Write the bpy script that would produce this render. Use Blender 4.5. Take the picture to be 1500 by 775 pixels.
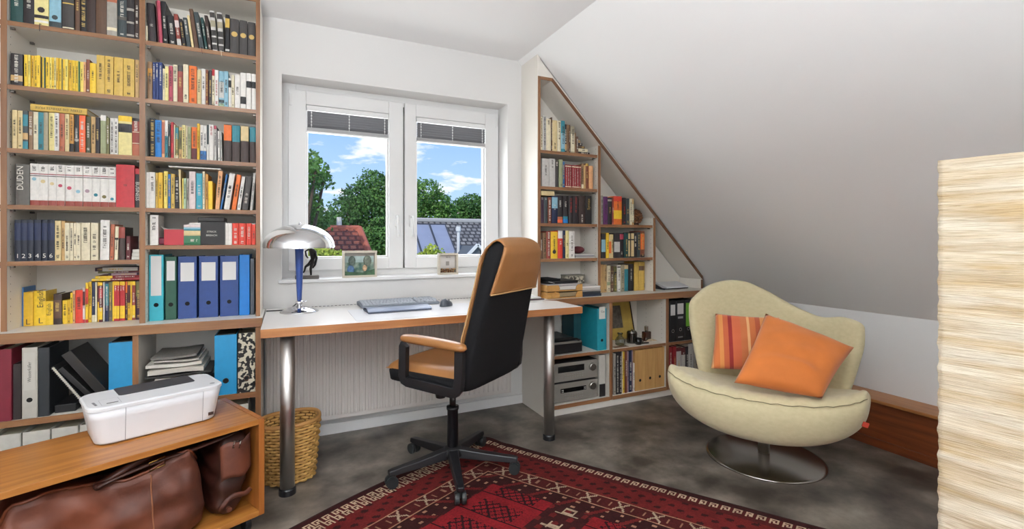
import bpy, bmesh, math, random
import numpy as np
from mathutils import Vector, Matrix, Euler
for o in list(bpy.data.objects): bpy.data.objects.remove(o)
SC = bpy.context.scene; COL = SC.collection
random.seed(7); RNG = np.random.default_rng(7)
PI = math.pi
# ------------------------------------------------------------------ camera
F_PX, CX, HZ, YAW, HC = 695.0, 750.0, 351.0, math.radians(25.33), 1.15
SY, CY = math.sin(YAW), math.cos(YAW)
cam = bpy.data.cameras.new('camera'); cam.sensor_width = 36; cam.sensor_fit = 'HORIZONTAL'
cam.lens = F_PX/1500*36; cam.shift_y = -(387.5-HZ)/1500; cam.clip_start = .05; cam.clip_end = 500
co = bpy.data.objects.new('camera', cam); COL.objects.link(co)
co.location = (0, 0, HC); co.rotation_euler = (PI/2, 0, -YAW); SC.camera = co
# ------------------------------------------------------------------ world, sun, lights, exposure
SC.view_settings.view_transform = 'Standard'; SC.view_settings.look = 'None'
SC.view_settings.gamma = 1; SC.view_settings.use_curve_mapping = False
SC.view_settings.exposure = 0.1
W = bpy.data.worlds.new('sky'); SC.world = W; W.use_nodes = True
nt = W.node_tree; N = nt.nodes; L = nt.links; N.clear()
def wn(t, **k):
    n = N.new(t)
    for a, b in k.items(): setattr(n, a, b)
    return n
tc = wn('ShaderNodeTexCoord'); sep = wn('ShaderNodeSeparateXYZ'); L.new(tc.outputs['Generated'], sep.inputs[0])
rmp = wn('ShaderNodeValToRGB'); L.new(sep.outputs['Z'], rmp.inputs[0])
e = rmp.color_ramp.elements; e[0].position = 0.0; e[0].color = (.55, .76, 1, 1); e[1].position = .35; e[1].color = (.16, .38, .86, 1)
zz = wn('ShaderNodeMath', operation='MAXIMUM'); L.new(sep.outputs['Z'], zz.inputs[0]); zz.inputs[1].default_value = 0
za = wn('ShaderNodeMath', operation='ADD'); L.new(zz.outputs[0], za.inputs[0]); za.inputs[1].default_value = .16
dv = wn('ShaderNodeVectorMath', operation='DIVIDE'); L.new(tc.outputs['Generated'], dv.inputs[0])
cmb = wn('ShaderNodeCombineXYZ')
for i in (0, 1): L.new(za.outputs[0], cmb.inputs[i])
cmb.inputs[2].default_value = 1e6; L.new(cmb.outputs[0], dv.inputs[1])
ns = wn('ShaderNodeTexNoise'); ns.inputs['Scale'].default_value = 1.55; ns.inputs['Detail'].default_value = 8; ns.inputs['Roughness'].default_value = .58
mp = wn('ShaderNodeMapping'); mp.inputs['Location'].default_value = (3.1, 1.7, 0); L.new(dv.outputs[0], mp.inputs[0]); L.new(mp.outputs[0], ns.inputs['Vector'])
cr = wn('ShaderNodeValToRGB'); L.new(ns.outputs['Fac'], cr.inputs[0]); cr.color_ramp.elements[0].position = .52; cr.color_ramp.elements[1].position = .60
mx = wn('ShaderNodeMix', data_type='RGBA'); L.new(cr.outputs['Color'], mx.inputs['Factor']); L.new(rmp.outputs['Color'], mx.inputs['A']); mx.inputs['B'].default_value = (1, 1, 1, 1)
bg = wn('ShaderNodeBackground'); bg.inputs['Strength'].default_value = 1.1; L.new(mx.outputs['Result'], bg.inputs['Color'])
wo = wn('ShaderNodeOutputWorld'); L.new(bg.outputs[0], wo.inputs[0])
def lamp(name, kind, loc, rot, energy, color=(1, 1, 1), **k):
    l = bpy.data.lights.new(name, kind); l.energy = energy; l.color = color
    for a, b in k.items(): setattr(l, a, b)
    o = bpy.data.objects.new(name, l); COL.objects.link(o); o.location = loc; o.rotation_euler = rot
    return o
lamp('sun', 'SUN', (0, -20, 30), Euler((math.radians(46), 0, math.radians(-38))), 2.6, (1, .95, .86), angle=math.radians(1))
# daylight entering through the window, and added fill lamps behind the camera
lamp('window_daylight', 'AREA', (.68, 3.46, 1.55), Euler((-PI/2, 0, 0)), 25, (.96, .98, 1), shape='RECTANGLE', size=1.3, size_y=1.0)
lamp('added_up_fill', 'AREA', (-.45, -.45, 1.55), Euler((PI, 0, 0)), 186, (.91, .955, 1), shape='DISK', size=.6)  # added fill bounced off the ceiling, no known lamp stands here
lamp('added_down_fill', 'AREA', (-.2, -.9, 2.33), Euler((0, 0, 0)), 12, (.95, .975, 1), shape='DISK', size=1.3)  # added soft fill from above, out of view
lamp('added_rear_fill', 'AREA', (.3, -1.98, 1.5), Euler((PI/2, 0, 0)), 8, (.92, .96, 1), shape='RECTANGLE', size=1.6, size_y=1.3)  # added frontal fill, not daylight of a known window
# ------------------------------------------------------------------ pixel measurements -> metres
def ray(u, v):
    a = (u-CX)/F_PX; b = (HZ-v)/F_PX
    return SY+a*CY, CY-a*SY, b
def atY(u, v, Y):
    r = ray(u, v); t = Y/r[1]; return r[0]*t, Y, HC+r[2]*t
def cw(right, d):            # camera-plane coords -> world xy
    return right*CY+d*SY, -right*SY+d*CY
# ------------------------------------------------------------------ materials
def lin(h):
    h = h.lstrip('#'); c = [int(h[i:i+2], 16)/255 for i in (0, 2, 4)]
    return tuple((x/12.92 if x <= .04045 else ((x+.055)/1.055)**2.4) for x in c)+(1,)
MATS = {}
def mat(name, hexc, rough=.5, metal=0, spec=.5, var=0, vscale=20, bump=0, bscale=200, coat=0, detail=3, stretch=None, trans=0, emit=None, hex2=None, ramp=(.35, .65), sheen=0, bdist=.002):
    if name in MATS: return MATS[name]
    m = bpy.data.materials.new(name); m.use_nodes = True; MATS[name] = m
    t = m.node_tree; b = t.nodes['Principled BSDF']
    b.inputs['Base Color'].default_value = lin(hexc); b.inputs['Roughness'].default_value = rough
    b.inputs['Metallic'].default_value = metal; b.inputs['Specular IOR Level'].default_value = spec
    b.inputs['Coat Weight'].default_value = coat; b.inputs['Transmission Weight'].default_value = trans
    b.inputs['Sheen Weight'].default_value = sheen
    m.diffuse_color = lin(hexc)
    if var or bump or hex2:
        c = t.nodes.new('ShaderNodeTexCoord'); mp = t.nodes.new('ShaderNodeMapping')
        t.links.new(c.outputs['Object'], mp.inputs[0])
        if stretch: mp.inputs['Scale'].default_value = stretch
    if var or hex2:
        n = t.nodes.new('ShaderNodeTexNoise'); n.inputs['Scale'].default_value = vscale; n.inputs['Detail'].default_value = detail
        t.links.new(mp.outputs[0], n.inputs['Vector'])
        r = t.nodes.new('ShaderNodeValToRGB'); t.links.new(n.outputs['Fac'], r.inputs[0])
        c0 = lin(hexc); c1 = lin(hex2) if hex2 else tuple(min(1, x*(1+var)) for x in c0[:3])+(1,)
        if not hex2: c0 = tuple(x*(1-var) for x in c0[:3])+(1,)
        r.color_ramp.elements[0].color = c0; r.color_ramp.elements[1].color = c1
        r.color_ramp.elements[0].position, r.color_ramp.elements[1].position = ramp
        t.links.new(r.outputs['Color'], b.inputs['Base Color'])
    if bump:
        n2 = t.nodes.new('ShaderNodeTexNoise'); n2.inputs['Scale'].default_value = bscale; n2.inputs['Detail'].default_value = 4
        t.links.new(mp.outputs[0], n2.inputs['Vector'])
        bp = t.nodes.new('ShaderNodeBump'); bp.inputs['Strength'].default_value = bump; bp.inputs['Distance'].default_value = bdist
        t.links.new(n2.outputs['Fac'], bp.inputs['Height']); t.links.new(bp.outputs[0], b.inputs['Normal'])
    if emit:
        b.inputs['Emission Color'].default_value = lin(hexc); b.inputs['Emission Strength'].default_value = emit
    return m
def wood(name, h1, h2, axis='x', rough=.4, coat=.1):
    st = {'x': (1.2, 18, 18), 'y': (18, 1.2, 18), 'z': (18, 18, 1.2)}[axis]
    return mat(name, h1, rough, hex2=h2, vscale=2.4, detail=6, stretch=st, ramp=(.3, .7), coat=coat, bump=.05, bscale=8)
wall_m = mat('wall_paint', 'efeeec', .9, spec=.2, bump=.12, bscale=90, bdist=.003)
ceil_m = mat('ceiling_paint', 'f3f2f1', .9, spec=.2, bump=.06, bscale=120)
white_lam = mat('white_laminate', 'e8e2d8', .5)
frame_white = mat('window_white', 'e9e8e6', .35)
edge_x = wood('edge_wood_x', '80563a', '9c714a', 'x'); edge_z = wood('edge_wood_z', '7c5336', '966b46', 'z')
edge_d = mat('edge_wood_dark', '6e4a30', .45, var=.12, vscale=12)
desk_edge = wood('desk_edge_wood', '9c6238', 'b8804f', 'x')
teak_x = wood('teak_x', '8f5522', 'b57a38', 'x', .38, .15); teak_z = wood('teak_z', '8f5222', 'ad6c33', 'z', .38, .15)
bench_w = wood('bench_wood', '5f2d14', '834420', 'y', .4)
bench_l = wood('bench_ledge', '99602f', 'b47a44', 'y', .4)
steel = mat('brushed_steel', 'cfcbc6', .38, metal=1, stretch=(1, 1, 90), bump=.04, bscale=30)
chrome = mat('chrome', 'dcdcde', .06, metal=1)
black_pl = mat('black_plastic', '17171a', .42)
black_fab = mat('black_fabric', '131315', .85, spec=.25, bump=.3, bscale=900)
black_gloss = mat('black_gloss', '0c0c0e', .2)
paper_m = mat('paper_pages', 'd9cfb8', .85, var=.08, vscale=300, stretch=(20, 1, 1))
white_pl = mat('white_plastic', 'e4e4e6', .4)
glass_m = bpy.data.materials.new('clear_glass'); glass_m.use_nodes = True
t_ = glass_m.node_tree; t_.nodes.clear()
_o = t_.nodes.new('ShaderNodeOutputMaterial'); _mx = t_.nodes.new('ShaderNodeMixShader'); _t = t_.nodes.new('ShaderNodeBsdfTransparent'); _g = t_.nodes.new('ShaderNodeBsdfGlossy')
_g.inputs['Roughness'].default_value = .02; _mx.inputs[0].default_value = .004
t_.links.new(_t.outputs[0], _mx.inputs[1]); t_.links.new(_g.outputs[0], _mx.inputs[2]); t_.links.new(_mx.outputs[0], _o.inputs[0])
# ------------------------------------------------------------------ mesh helpers
class B:
    """collects shapes; build() links them as one mesh object"""
    def __init__(s, off=(0, 0, 0)): s.v = []; s.f = []; s.off = off
    def add(s, vs, fs):
        n = len(s.v); s.v += [tuple(x) for x in vs]; s.f += [tuple(n+i for i in f) for f in fs]; return s
    def box(s, x0, x1, y0, y1, z0, z1):
        return s.add([(x0, y0, z0), (x1, y0, z0), (x1, y1, z0), (x0, y1, z0), (x0, y0, z1), (x1, y0, z1), (x1, y1, z1), (x0, y1, z1)],
                     [(3, 2, 1, 0), (4, 5, 6, 7), (0, 1, 5, 4), (1, 2, 6, 5), (2, 3, 7, 6), (3, 0, 4, 7)])
    def prism(s, poly, a0, a1, axis='y'):
        """poly in the other two axes (xz for y, yz for x, xy for z)"""
        n = len(poly)
        def P(p, a): return {'y': (p[0], a, p[1]), 'x': (a, p[0], p[1]), 'z': (p[0], p[1], a)}[axis]
        return s.add([P(p, a0) for p in poly]+[P(p, a1) for p in poly],
                     [tuple(range(n)), tuple(range(2*n-1, n-1, -1))]+[(i, i+n, (i+1) % n+n, (i+1) % n) for i in range(n)])
    def lathe(s, prof, c=(0, 0, 0), n=24, cap=True):
        vs = []; fs = []
        for r, z in prof:
            for i in range(n):
                a = 2*PI*i/n; vs.append((c[0]+r*math.cos(a), c[1]+r*math.sin(a), c[2]+z))
        for k in range(len(prof)-1):
            for i in range(n):
                j = (i+1) % n; fs.append((k*n+i, k*n+j, (k+1)*n+j, (k+1)*n+i))
        if cap:
            fs.append(tuple(range(n-1, -1, -1))); q = (len(prof)-1)*n; fs.append(tuple(range(q, q+n)))
        return s.add(vs, fs)
    def tube(s, pts, r, n=8, closed=False, sx=1, flat=None):
        """round tube along pts; r number or list"""
        pts = [Vector(p) for p in pts]; m = len(pts); vs = []; fs = []; up = None
        for k, p in enumerate(pts):
            if closed: d = pts[(k+1) % m]-pts[k-1]
            else: d = (pts[min(k+1, m-1)]-pts[max(k-1, 0)])
            d.normalize()
            if up is None:
                up = Vector((0, 0, 1)) if abs(d.z) < .9 else Vector((1, 0, 0))
            a = d.cross(up)
            if a.length < 1e-5: a = d.orthogonal()
            a.normalize(); b = a.cross(d); up = b
            rr = r[k] if isinstance(r, (list, tuple)) else r
            for i in range(n):
                t = 2*PI*(i+.5)/n; vs.append(tuple(p+a*(math.cos(t)*rr*sx)+b*(math.sin(t)*rr)))
        for k in range(m if closed else m-1):
            for i in range(n):
                j = (i+1) % n; q = (k+1) % m; fs.append((k*n+i, k*n+j, q*n+j, q*n+i))
        if not closed:
            fs.append(tuple(range(n-1, -1, -1))); fs.append(tuple(range((m-1)*n, m*n)))
        return s.add(vs, fs)
    def loft(s, rings, cap=True):
        n = len(rings[0]); vs = [p for r in rings for p in r]; fs = []
        for k in range(len(rings)-1):
            for i in range(n):
                j = (i+1) % n; fs.append((k*n+i, k*n+j, (k+1)*n+j, (k+1)*n+i))
        if cap:
            fs.append(tuple(range(n-1, -1, -1))); q = (len(rings)-1)*n; fs.append(tuple(range(q, q+n)))
        return s.add(vs, fs)
    def grid(s, fn, nu, nv):
        vs = [fn(i/nu, j/nv) for j in range(nv+1) for i in range(nu+1)]
        fs = [(j*(nu+1)+i, j*(nu+1)+i+1, (j+1)*(nu+1)+i+1, (j+1)*(nu+1)+i) for j in range(nv) for i in range(nu)]
        return s.add(vs, fs)
    def ball(s, c, r, n=10, m=6, sc=(1, 1, 1)):
        prof = []
        vs = []; fs = []
        for k in range(m+1):
            th = PI*k/m-PI/2
            for i in range(n):
                a = 2*PI*i/n
                vs.append((c[0]+r*sc[0]*math.cos(th)*math.cos(a), c[1]+r*sc[1]*math.cos(th)*math.sin(a), c[2]+r*sc[2]*math.sin(th)))
        for k in range(m):
            for i in range(n):
                j = (i+1) % n; fs.append((k*n+i, k*n+j, (k+1)*n+j, (k+1)*n+i))
        return s.add(vs, fs)
    def mesh(s, name, m, smooth=False, recalc=True):
        me = bpy.data.meshes.new(name)
        o = s.off
        me.from_pydata([(a-o[0], b-o[1], c-o[2]) for a, b, c in s.v], [], s.f)
        if recalc:
            bm = bmesh.new(); bm.from_mesh(me); bmesh.ops.remove_doubles(bm, verts=bm.verts, dist=1e-6)
            bmesh.ops.recalc_face_normals(bm, faces=bm.faces); bm.to_mesh(me); bm.free()
        if smooth: me.polygons.foreach_set('use_smooth', [True]*len(me.polygons))
        if m is not None: me.materials.append(m)
        return me
    def build(s, name, m, parent=None, smooth=False, bevel=0, sub=0, solid=0, seg=2, recalc=True):
        o = link(name, s.mesh(name, m, smooth, recalc), parent)
        if solid:
            q = o.modifiers.new('solidify', 'SOLIDIFY'); q.thickness = solid; q.offset = 0
        if bevel:
            q = o.modifiers.new('bevel', 'BEVEL'); q.width = bevel; q.segments = seg; q.limit_method = 'ANGLE'
        if sub:
            q = o.modifiers.new('subsurf', 'SUBSURF'); q.levels = sub; q.render_levels = sub
        return o
LAST = [None]
def link(name, me, parent=None):
    o = bpy.data.objects.new(name, me); COL.objects.link(o); LAST[0] = o
    if parent: o.parent = parent
    return o
def tag(o, label, cat, group=None):
    o['label'] = label; o['category'] = cat
    if group: o['group'] = group
    return o
def thing(name, label, cat, loc=(0, 0, 0), rz=0, group=None):
    o = bpy.data.objects.new(name, None); COL.objects.link(o); o.location = loc; o.rotation_euler = (0, 0, rz)
    o.empty_display_size = .05
    return tag(o, label, cat, group)
def struct(name, b, m, parent=None, **k):
    o = b.build(name, m, parent, **k)
    if parent is None: o['kind'] = 'structure'
    return o
def smoothstep(a, b, x):
    t = max(0, min(1, (x-a)/(b-a))); return t*t*(3-2*t)
def interp(x, xs, ys): return float(np.interp(x, xs, ys))
_TX = {}
def text_mesh(s, size, m, spacing=1.0):
    k = (s, round(size, 5), m.name)
    if k in _TX: return _TX[k]
    c = bpy.data.curves.new('txt', 'FONT'); c.body = s; c.size = size; c.align_x = 'CENTER'; c.align_y = 'CENTER'; c.resolution_u = 2; c.space_character = spacing
    o = bpy.data.objects.new('txt', c); COL.objects.link(o)
    bpy.context.view_layer.update()
    me = bpy.data.meshes.new_from_object(o.evaluated_get(bpy.context.evaluated_depsgraph_get()))
    bpy.data.objects.remove(o); me.materials.clear(); me.materials.append(m); _TX[k] = me
    return me
def text(name, s, size, m, parent, loc, rot, spacing=1.0):
    o = link(name, text_mesh(s, size, m, spacing), parent); o.location = loc; o.rotation_euler = rot
    return o
# ================================================================== THE ROOM
XL, XR, YF, YB, ZC = -2.3, 3.13, -2.1, 3.0, 2.406
XK, ZK = 1.465, .717                        # ceiling/slope line, top of the knee wall
SLOPE = (ZC-ZK)/(XR-XK)
def slope_x(z): return XK+(ZC-z)/SLOPE
# floor: dark mottled screed
fm = mat('floor_screed', '433c36', .42, hex2='8c857c', vscale=4.5, detail=14, ramp=(.36, .68), bump=.15, bscale=14, bdist=.004)
t = fm.node_tree; bs = t.nodes['Principled BSDF']
n = t.nodes.new('ShaderNodeTexNoise'); n.inputs['Scale'].default_value = 11; n.inputs['Detail'].default_value = 8
r = t.nodes.new('ShaderNodeValToRGB'); t.links.new(n.outputs['Fac'], r.inputs[0]); r.color_ramp.elements[0].color = (.24,)*3+(1,); r.color_ramp.elements[1].color = (.55,)*3+(1,)
t.links.new(r.outputs['Color'], bs.inputs['Roughness'])
n3 = t.nodes.new('ShaderNodeTexNoise'); n3.inputs['Scale'].default_value = 22; n3.inputs['Detail'].default_value = 10; n3.inputs['Roughness'].default_value = .7
r3 = t.nodes.new('ShaderNodeValToRGB'); t.links.new(n3.outputs['Fac'], r3.inputs[0]); r3.color_ramp.elements[0].position = .35; r3.color_ramp.elements[1].position = .7
r3.color_ramp.elements[0].color = (.50, .47, .44, 1); r3.color_ramp.elements[1].color = (1.3, 1.26, 1.2, 1)
ml = t.nodes.new('ShaderNodeMix'); ml.data_type = 'RGBA'; ml.blend_type = 'MULTIPLY'; ml.inputs['Factor'].default_value = 1
src = bs.inputs['Base Color'].links[0].from_socket; t.links.new(src, ml.inputs['A']); t.links.new(r3.outputs['Color'], ml.inputs['B']); t.links.new(ml.outputs['Result'], bs.inputs['Base Color'])
struct('floor', B().box(XL-.2, XR+.5, YF-.2, YB+.3, -.2, 0), fm)
struct('ceiling', B().box(XL-.2, XK, YF-.2, YB+.32, ZC, ZC+.2), ceil_m)
ZX = ZC+.0
struct('wall_slope', B().prism([(XK, ZC), (XR, ZK), (XR+.25, ZK), (XK, ZC+.26)], YF-.2, YB+.32, 'y'), wall_m)
struct('wall_knee', B().box(XR, XR+.25, YF-.2, YB+.3, 0, ZK), wall_m)
struct('wall_left', B().box(XL-.2, XL, YF-.2, YB+.3, 0, ZC), wall_m)
# back wall with the window opening
WX0, WX1, WZ0, WZ1 = -.029, 1.386, .905, 2.093
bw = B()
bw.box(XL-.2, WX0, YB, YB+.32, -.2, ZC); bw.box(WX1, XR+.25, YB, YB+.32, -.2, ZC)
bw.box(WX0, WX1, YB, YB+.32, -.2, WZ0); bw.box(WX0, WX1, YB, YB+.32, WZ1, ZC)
struct('wall_back', bw, mat('shaded_wall_paint', 'e2e0dd', .9, spec=.2, bump=.12, bscale=90, bdist=.003))  # greyer than the other walls: backlit shade put into the paint colour
rw = B(); rw.box(XL-.2, -.5, YF-.2, YF, 0, ZC); rw.box(1.1, XR+.25, YF-.2, YF, 0, ZC); rw.box(-.5, 1.1, YF-.2, YF, 0, .85); rw.box(-.5, 1.1, YF-.2, YF, 2.15, ZC)
struct('wall_rear', rw, wall_m)
w2 = bpy.data.objects.new('added_window', None); COL.objects.link(w2); w2['kind'] = 'structure'  # invented window, added to give the rear fill lamp a source
b = B(); b.box(-.5, -.43, YF-.15, YF-.08, .85, 2.15); b.box(1.03, 1.1, YF-.15, YF-.08, .85, 2.15); b.box(-.43, 1.03, YF-.15, YF-.08, .85, .92); b.box(-.43, 1.03, YF-.15, YF-.08, 2.08, 2.15); b.box(.27, .33, YF-.15, YF-.08, .92, 2.08)
b.build('window_frame', frame_white, w2); B().box(-.43, 1.03, YF-.125, YF-.115, .92, 2.08).build('pane', glass_m, w2)
# skirting under the radiator, wooden box along the knee wall
struct('baseboard_back', B().box(-.11, 1.496, YB-.012, YB, 0, .062), frame_white, bevel=.002)
bench = bpy.data.objects.new('trim_1', None); COL.objects.link(bench); bench['kind'] = 'structure'
bench['label'] = 'low reddish wooden boxing with a lighter ledge along the knee wall'
B().box(2.965, XR, -1.9, 2.60, 0, .245).build('box_front', bench_w, bench, bevel=.002)
B().box(2.945, XR, -1.9, 2.60, .245, .262).build('ledge', bench_l, bench, bevel=.003)
B().box(2.945, 2.965, -1.9, 2.60, 0, .045).build('base_strip', bench_w, bench, bevel=.003)
# ------------------------------------------------------------------ window_1
w1 = bpy.data.objects.new('window_1', None); COL.objects.link(w1); w1['kind'] = 'structure'; w1['label'] = 'white two-sash window above the desk'
FY = 3.16
fx0, fx1, fz0, fz1 = -.045, 1.40, .90, 2.10     # fixed frame runs just behind the reveal
b = B(); b.box(fx0, .045, FY, FY+.07, fz0, fz1); b.box(1.335, fx1, FY, FY+.07, fz0, fz1); b.box(.045, 1.335, FY, FY+.07, 2.03, fz1); b.box(.045, 1.335, FY, FY+.07, fz0, .962)
b.build('window_frame', frame_white, w1, bevel=.003)
gap_m = mat('rubber_gap', '8a8784', .8)
B().box(.0, 1.38, FY+.004, FY+.05, .955, 2.06).build('gasket', gap_m, w1)
blk = []
sashes = [(.004, .692, .102, .599), (.702, 1.378, .777, 1.277)]
slat_m = mat('blind_slat', '77777a', .5); cordm = mat('blind_cord', 'e8e8e8', .7)
# gasket must be open where the glass is
gk = bpy.data.objects['gasket']; gm = B()
gm.box(.0, .10, FY+.004, FY+.05, .955, 2.06); gm.box(.60, .775, FY+.004, FY+.05, .955, 2.06); gm.box(1.28, 1.38, FY+.004, FY+.05, .955, 2.06)
gm.box(.1, 1.28, FY+.004, FY+.05, 1.99, 2.06); gm.box(.1, 1.28, FY+.004, FY+.05, .955, 1.02)
gk.data = gm.mesh('gasket', gap_m)
for si, (x0, x1, g0, g1) in enumerate(sashes):
    z0, z1, gz0, gz1 = .962, 2.055, 1.034, 1.972
    b = B(); b.box(x0, g0, FY-.018, FY+.045, z0, z1); b.box(g1, x1, FY-.018, FY+.045, z0, z1); b.box(g0, g1, FY-.018, FY+.045, z0, gz0); b.box(g0, g1, FY-.018, FY+.045, gz1, z1)
    s = b.build('sash', frame_white, w1, bevel=.004)
    b = B(); q = .012
    b.box(g0, g0+q, FY, FY+.03, gz0, gz1); b.box(g1-q, g1, FY, FY+.03, gz0, gz1); b.box(g0+q, g1-q, FY, FY+.03, gz0, gz0+q); b.box(g0+q, g1-q, FY, FY+.03, gz1-q, gz1)
    b.build('glazing_bead', frame_white, s, bevel=.003)
    B().box(g0+.002, g1-.002, FY+.012, FY+.018, gz0+.002, gz1-.002).build('pane', glass_m, s)
    # raised slatted blind
    by = FY-.02
    hz = gz1-.005
    b = B().box(g0+.004, g1-.004, by-.006, by+.018, hz-.03, hz); b.build('blind_headrail', frame_white, w1, bevel=.002)
    zb = hz-.03-.098
    for k in range(6):
        z = hz-.034-k*.0158
        vs = B().prism([(by-.007, z), (by+.002, z-.0095), (by+.010, z-.0165), (by+.008, z-.0180), (by+.000, z-.011), (by-.009, z-.0015)], g0+.008, g1-.008, 'x')
        vs.build('slat', slat_m, w1)
    B().box(g0+.006, g1-.006, by-.010, by+.014, zb-.028, zb-.006).build('blind_bottom_rail', mat('blind_rail', 'a5a4a4', .4), w1, bevel=.002)
    B().box(g0+.004, g1-.004, by-.012, by+.016, zb-.036, zb-.028).build('rail_lip', frame_white, w1)
    for xx in (g0+.03, (g0+g1)/2, g1-.03):
        b = B().tube([(xx, by-.014, hz-.03), (xx, by-.014, zb-.01)], .0016, 5)
        for k in range(5): b.ball((xx, by-.014, hz-.045-k*.019), .0045, 6, 4)
        b.build('blind_cord', cordm, w1)
    hx = .648 if si == 0 else .744
    b = B().box(hx-.013, hx+.013, FY-.032, FY-.018, 1.235, 1.315)
    hd = b.build('handle_plate', frame_white, w1, bevel=.004)
    B().tube([(hx, FY-.028, 1.30), (hx, FY-.062, 1.30), (hx, FY-.068, 1.285), (hx, FY-.068, 1.17)], .0085, 8).build('handle', mat('handle_white', 'f0f0ee', .3), hd, smooth=True)
    hgx = .018 if si == 0 else 1.362
    B().box(hgx-.008, hgx+.008, FY-.028, FY-.018, 1.955, 2.03).build('hinge_cover', frame_white, w1, bevel=.004)
# sill board
sl = struct('trim_2', B().box(-.047, 1.40, 2.975, FY+.01, .902, .921), frame_white, bevel=.003)
sl['label'] = 'white window sill board under the window'
# ------------------------------------------------------------------ shelving helper parts
def board(parent, name, x0, x1, y0, y1, z0, z1, edge=None, off=None, em=None, wm=None):
    """white board with a wooden strip on its front edge (sub-part)"""
    o = B(off).box(x0, x1, y0+.003, y1, z0, z1).build(name, wm or white_lam, parent)
    if edge is not False:
        B(off).box(x0, x1, y0, y0+.003, z0, z1).build('edge_strip', em or (edge_z if (z1-z0) > (x1-x0) else edge_x), o)
    return o
hole_m = mat('peg_hole', '6b655d', .8)
def pegs(parent, off, lines):
    for (x, sgn, y, z0, z1) in lines:
        z = z0; b = B(off)
        while z < z1:
            a = [(x+sgn*.0006, y+.0025*math.cos(k*PI/3), z+.0025*math.sin(k*PI/3)) for k in range(6)]
            b.add(a, [tuple(range(6))]); z += .032
        o = b.build('peg_holes', hole_m, parent, recalc=False); o['kind'] = 'stuff'
# ------------------------------------------------------------------ tall bookcase (left)
WT = .762                     # worktop height
YU = 2.72                     # front of the upper left bookcase
off = (-.85, 2.86, WT)
bc = thing('bookcase', 'tall white bookcase with wood edged shelves standing on the long worktop', 'bookcase', off)
UP = [(-1.59, -1.57), (-1.089, -1.070), (-.619, -.597), (-.144, -.125)]
ZTOP = 2.375
for x0, x1 in UP: board(bc, 'upright', x0, x1, YU, YB-.002, WT, ZTOP, off=off)
for i in range(3):
    a, c = UP[i][1], UP[i+1][0]
    board(bc, 'top_board', a, c, YU+.004, YB-.012, 2.353, ZTOP, off=off)
    B(off).box(a, c, YB-.012, YB-.002, WT, ZTOP).build('back_panel', white_lam, bc)
    zs = [2.077, 1.807, 1.538, 1.298, 1.123 if i == 2 else 1.057]
    for z in zs:
        sh = board(bc, 'shelf', a, c, YU+.004, YB-.012, z-.019, z, off=off)
        for (px, sg) in ((a+.008, 1), (c-.008, -1)):
            for py in (YU+.03, YU+.2):
                B(off).box(px-.006, px+.006, py-.008, py+.008, z-.028, z-.0195).build('shelf_support', mat('support_grey', '77706a', .4, metal=.6), sh)
pegs(bc, off, [(-1.070, 1, YU+.03, .8, 2.3), (-1.070, 1, YU+.2, .8, 2.3), (-.597, 1, YU+.03, .8, 2.3)])
# worktop + base cabinets (left)
YL = 2.66
wt = thing('worktop', 'long white worktop with brown wooden front edge under the tall bookcase', 'worktop', (-.9, 2.83, .72))
o_ = (-.9, 2.83, .72)
B(o_).box(-1.85, -.112, YL+.004, YB-.002, .72, WT).build('board', mat('worktop_white', 'e9e4dc', .4), wt)
B(o_).box(-1.85, -.112, YL-.004, YL+.004, .718, WT).build('front_edge', edge_x, wt, bevel=.002)
off = (-.9, 2.83, 0)
lc = thing('base_cabinet', 'open white base cabinet with wood edges behind the teak trolley', 'cabinet', off)
for x0, x1 in [(-1.85, -1.83), (-1.24, -1.22), (-.632, -.610), (-.143, -.119)]:
    board(lc, 'upright', x0, x1, YL+.006, YB-.0135, .0005, .7175, off=off)
LB = [(-1.83, -1.24), (-1.22, -.632), (-.610, -.143)]
for a, c in LB:
    board(lc, 'shelf', a, c, YL+.01, YB-.012, .370, .397, off=off)
    board(lc, 'bottom_board', a, c, YL+.01, YB-.012, .045, .065, off=off)
    B(off).box(a, c, YL+.03, YL+.045, 0, .045).build('plinth', white_lam, lc)
    B(off).box(a, c, YB-.012, YB-.002, 0, .7175).build('back_panel', white_lam, lc)
# ------------------------------------------------------------------ slanted bookcase (right)
YR = 2.76
off = (2.2, 2.9, WT)
rb = thing('slanted_bookcase', 'triangular white bookcase with brown edges fitted under the sloping ceiling', 'bookcase', off)
def dz(x): return 2.233-(x-1.609)*.998       # outer line of the diagonal board
XS0 = 1.497
B(off).box(XS0-.004, XS0+.017, YR+.003, YB-.002, WT, 2.376).build('side_panel', white_lam, rb)
B(off).box(XS0, XS0+.019, YR, YR+.003, WT, 2.233).build('edge_strip', edge_z, rb)
pt = [(XS0+.019, 2.212), (1.60, 2.212), (1.609, 2.233), (XS0+.019, 2.233)]
tb = B(off).prism(pt, YR+.003, YB-.002, 'y').build('top_board', white_lam, rb); B(off).prism(pt, YR, YR+.003, 'y').build('edge_strip', edge_x, tb)
XE = 2.985
pd = [(1.609, 2.233), (XE, dz(XE)), (XE-.0, dz(XE)-.030), (1.600, 2.212)]
db = B(off).prism(pd, YR+.003, YB-.002, 'y').build('diagonal_board', white_lam, rb); B(off).prism(pd, YR, YR+.003, 'y').build('edge_strip', edge_d, db)
board(rb, 'end_board', XE-.018, XE, YR, YB-.002, WT, dz(XE)-.028, off=off, em=edge_d)
for x0, x1 in [(1.979, 2.0), (2.481, 2.501)]:
    zt = dz(x1)-.03
    board(rb, 'upright', x0, x1, YR+.002, YB-.012, WT, zt, off=off, em=edge_z)
B(off).prism([(XS0+.017, WT), (XE-.018, WT), (XE-.018, dz(XE)-.03), (1.60, 2.212), (XS0+.017, 2.212)], YB-.012, YB-.002, 'y').build('back_panel', white_lam, rb)
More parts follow.
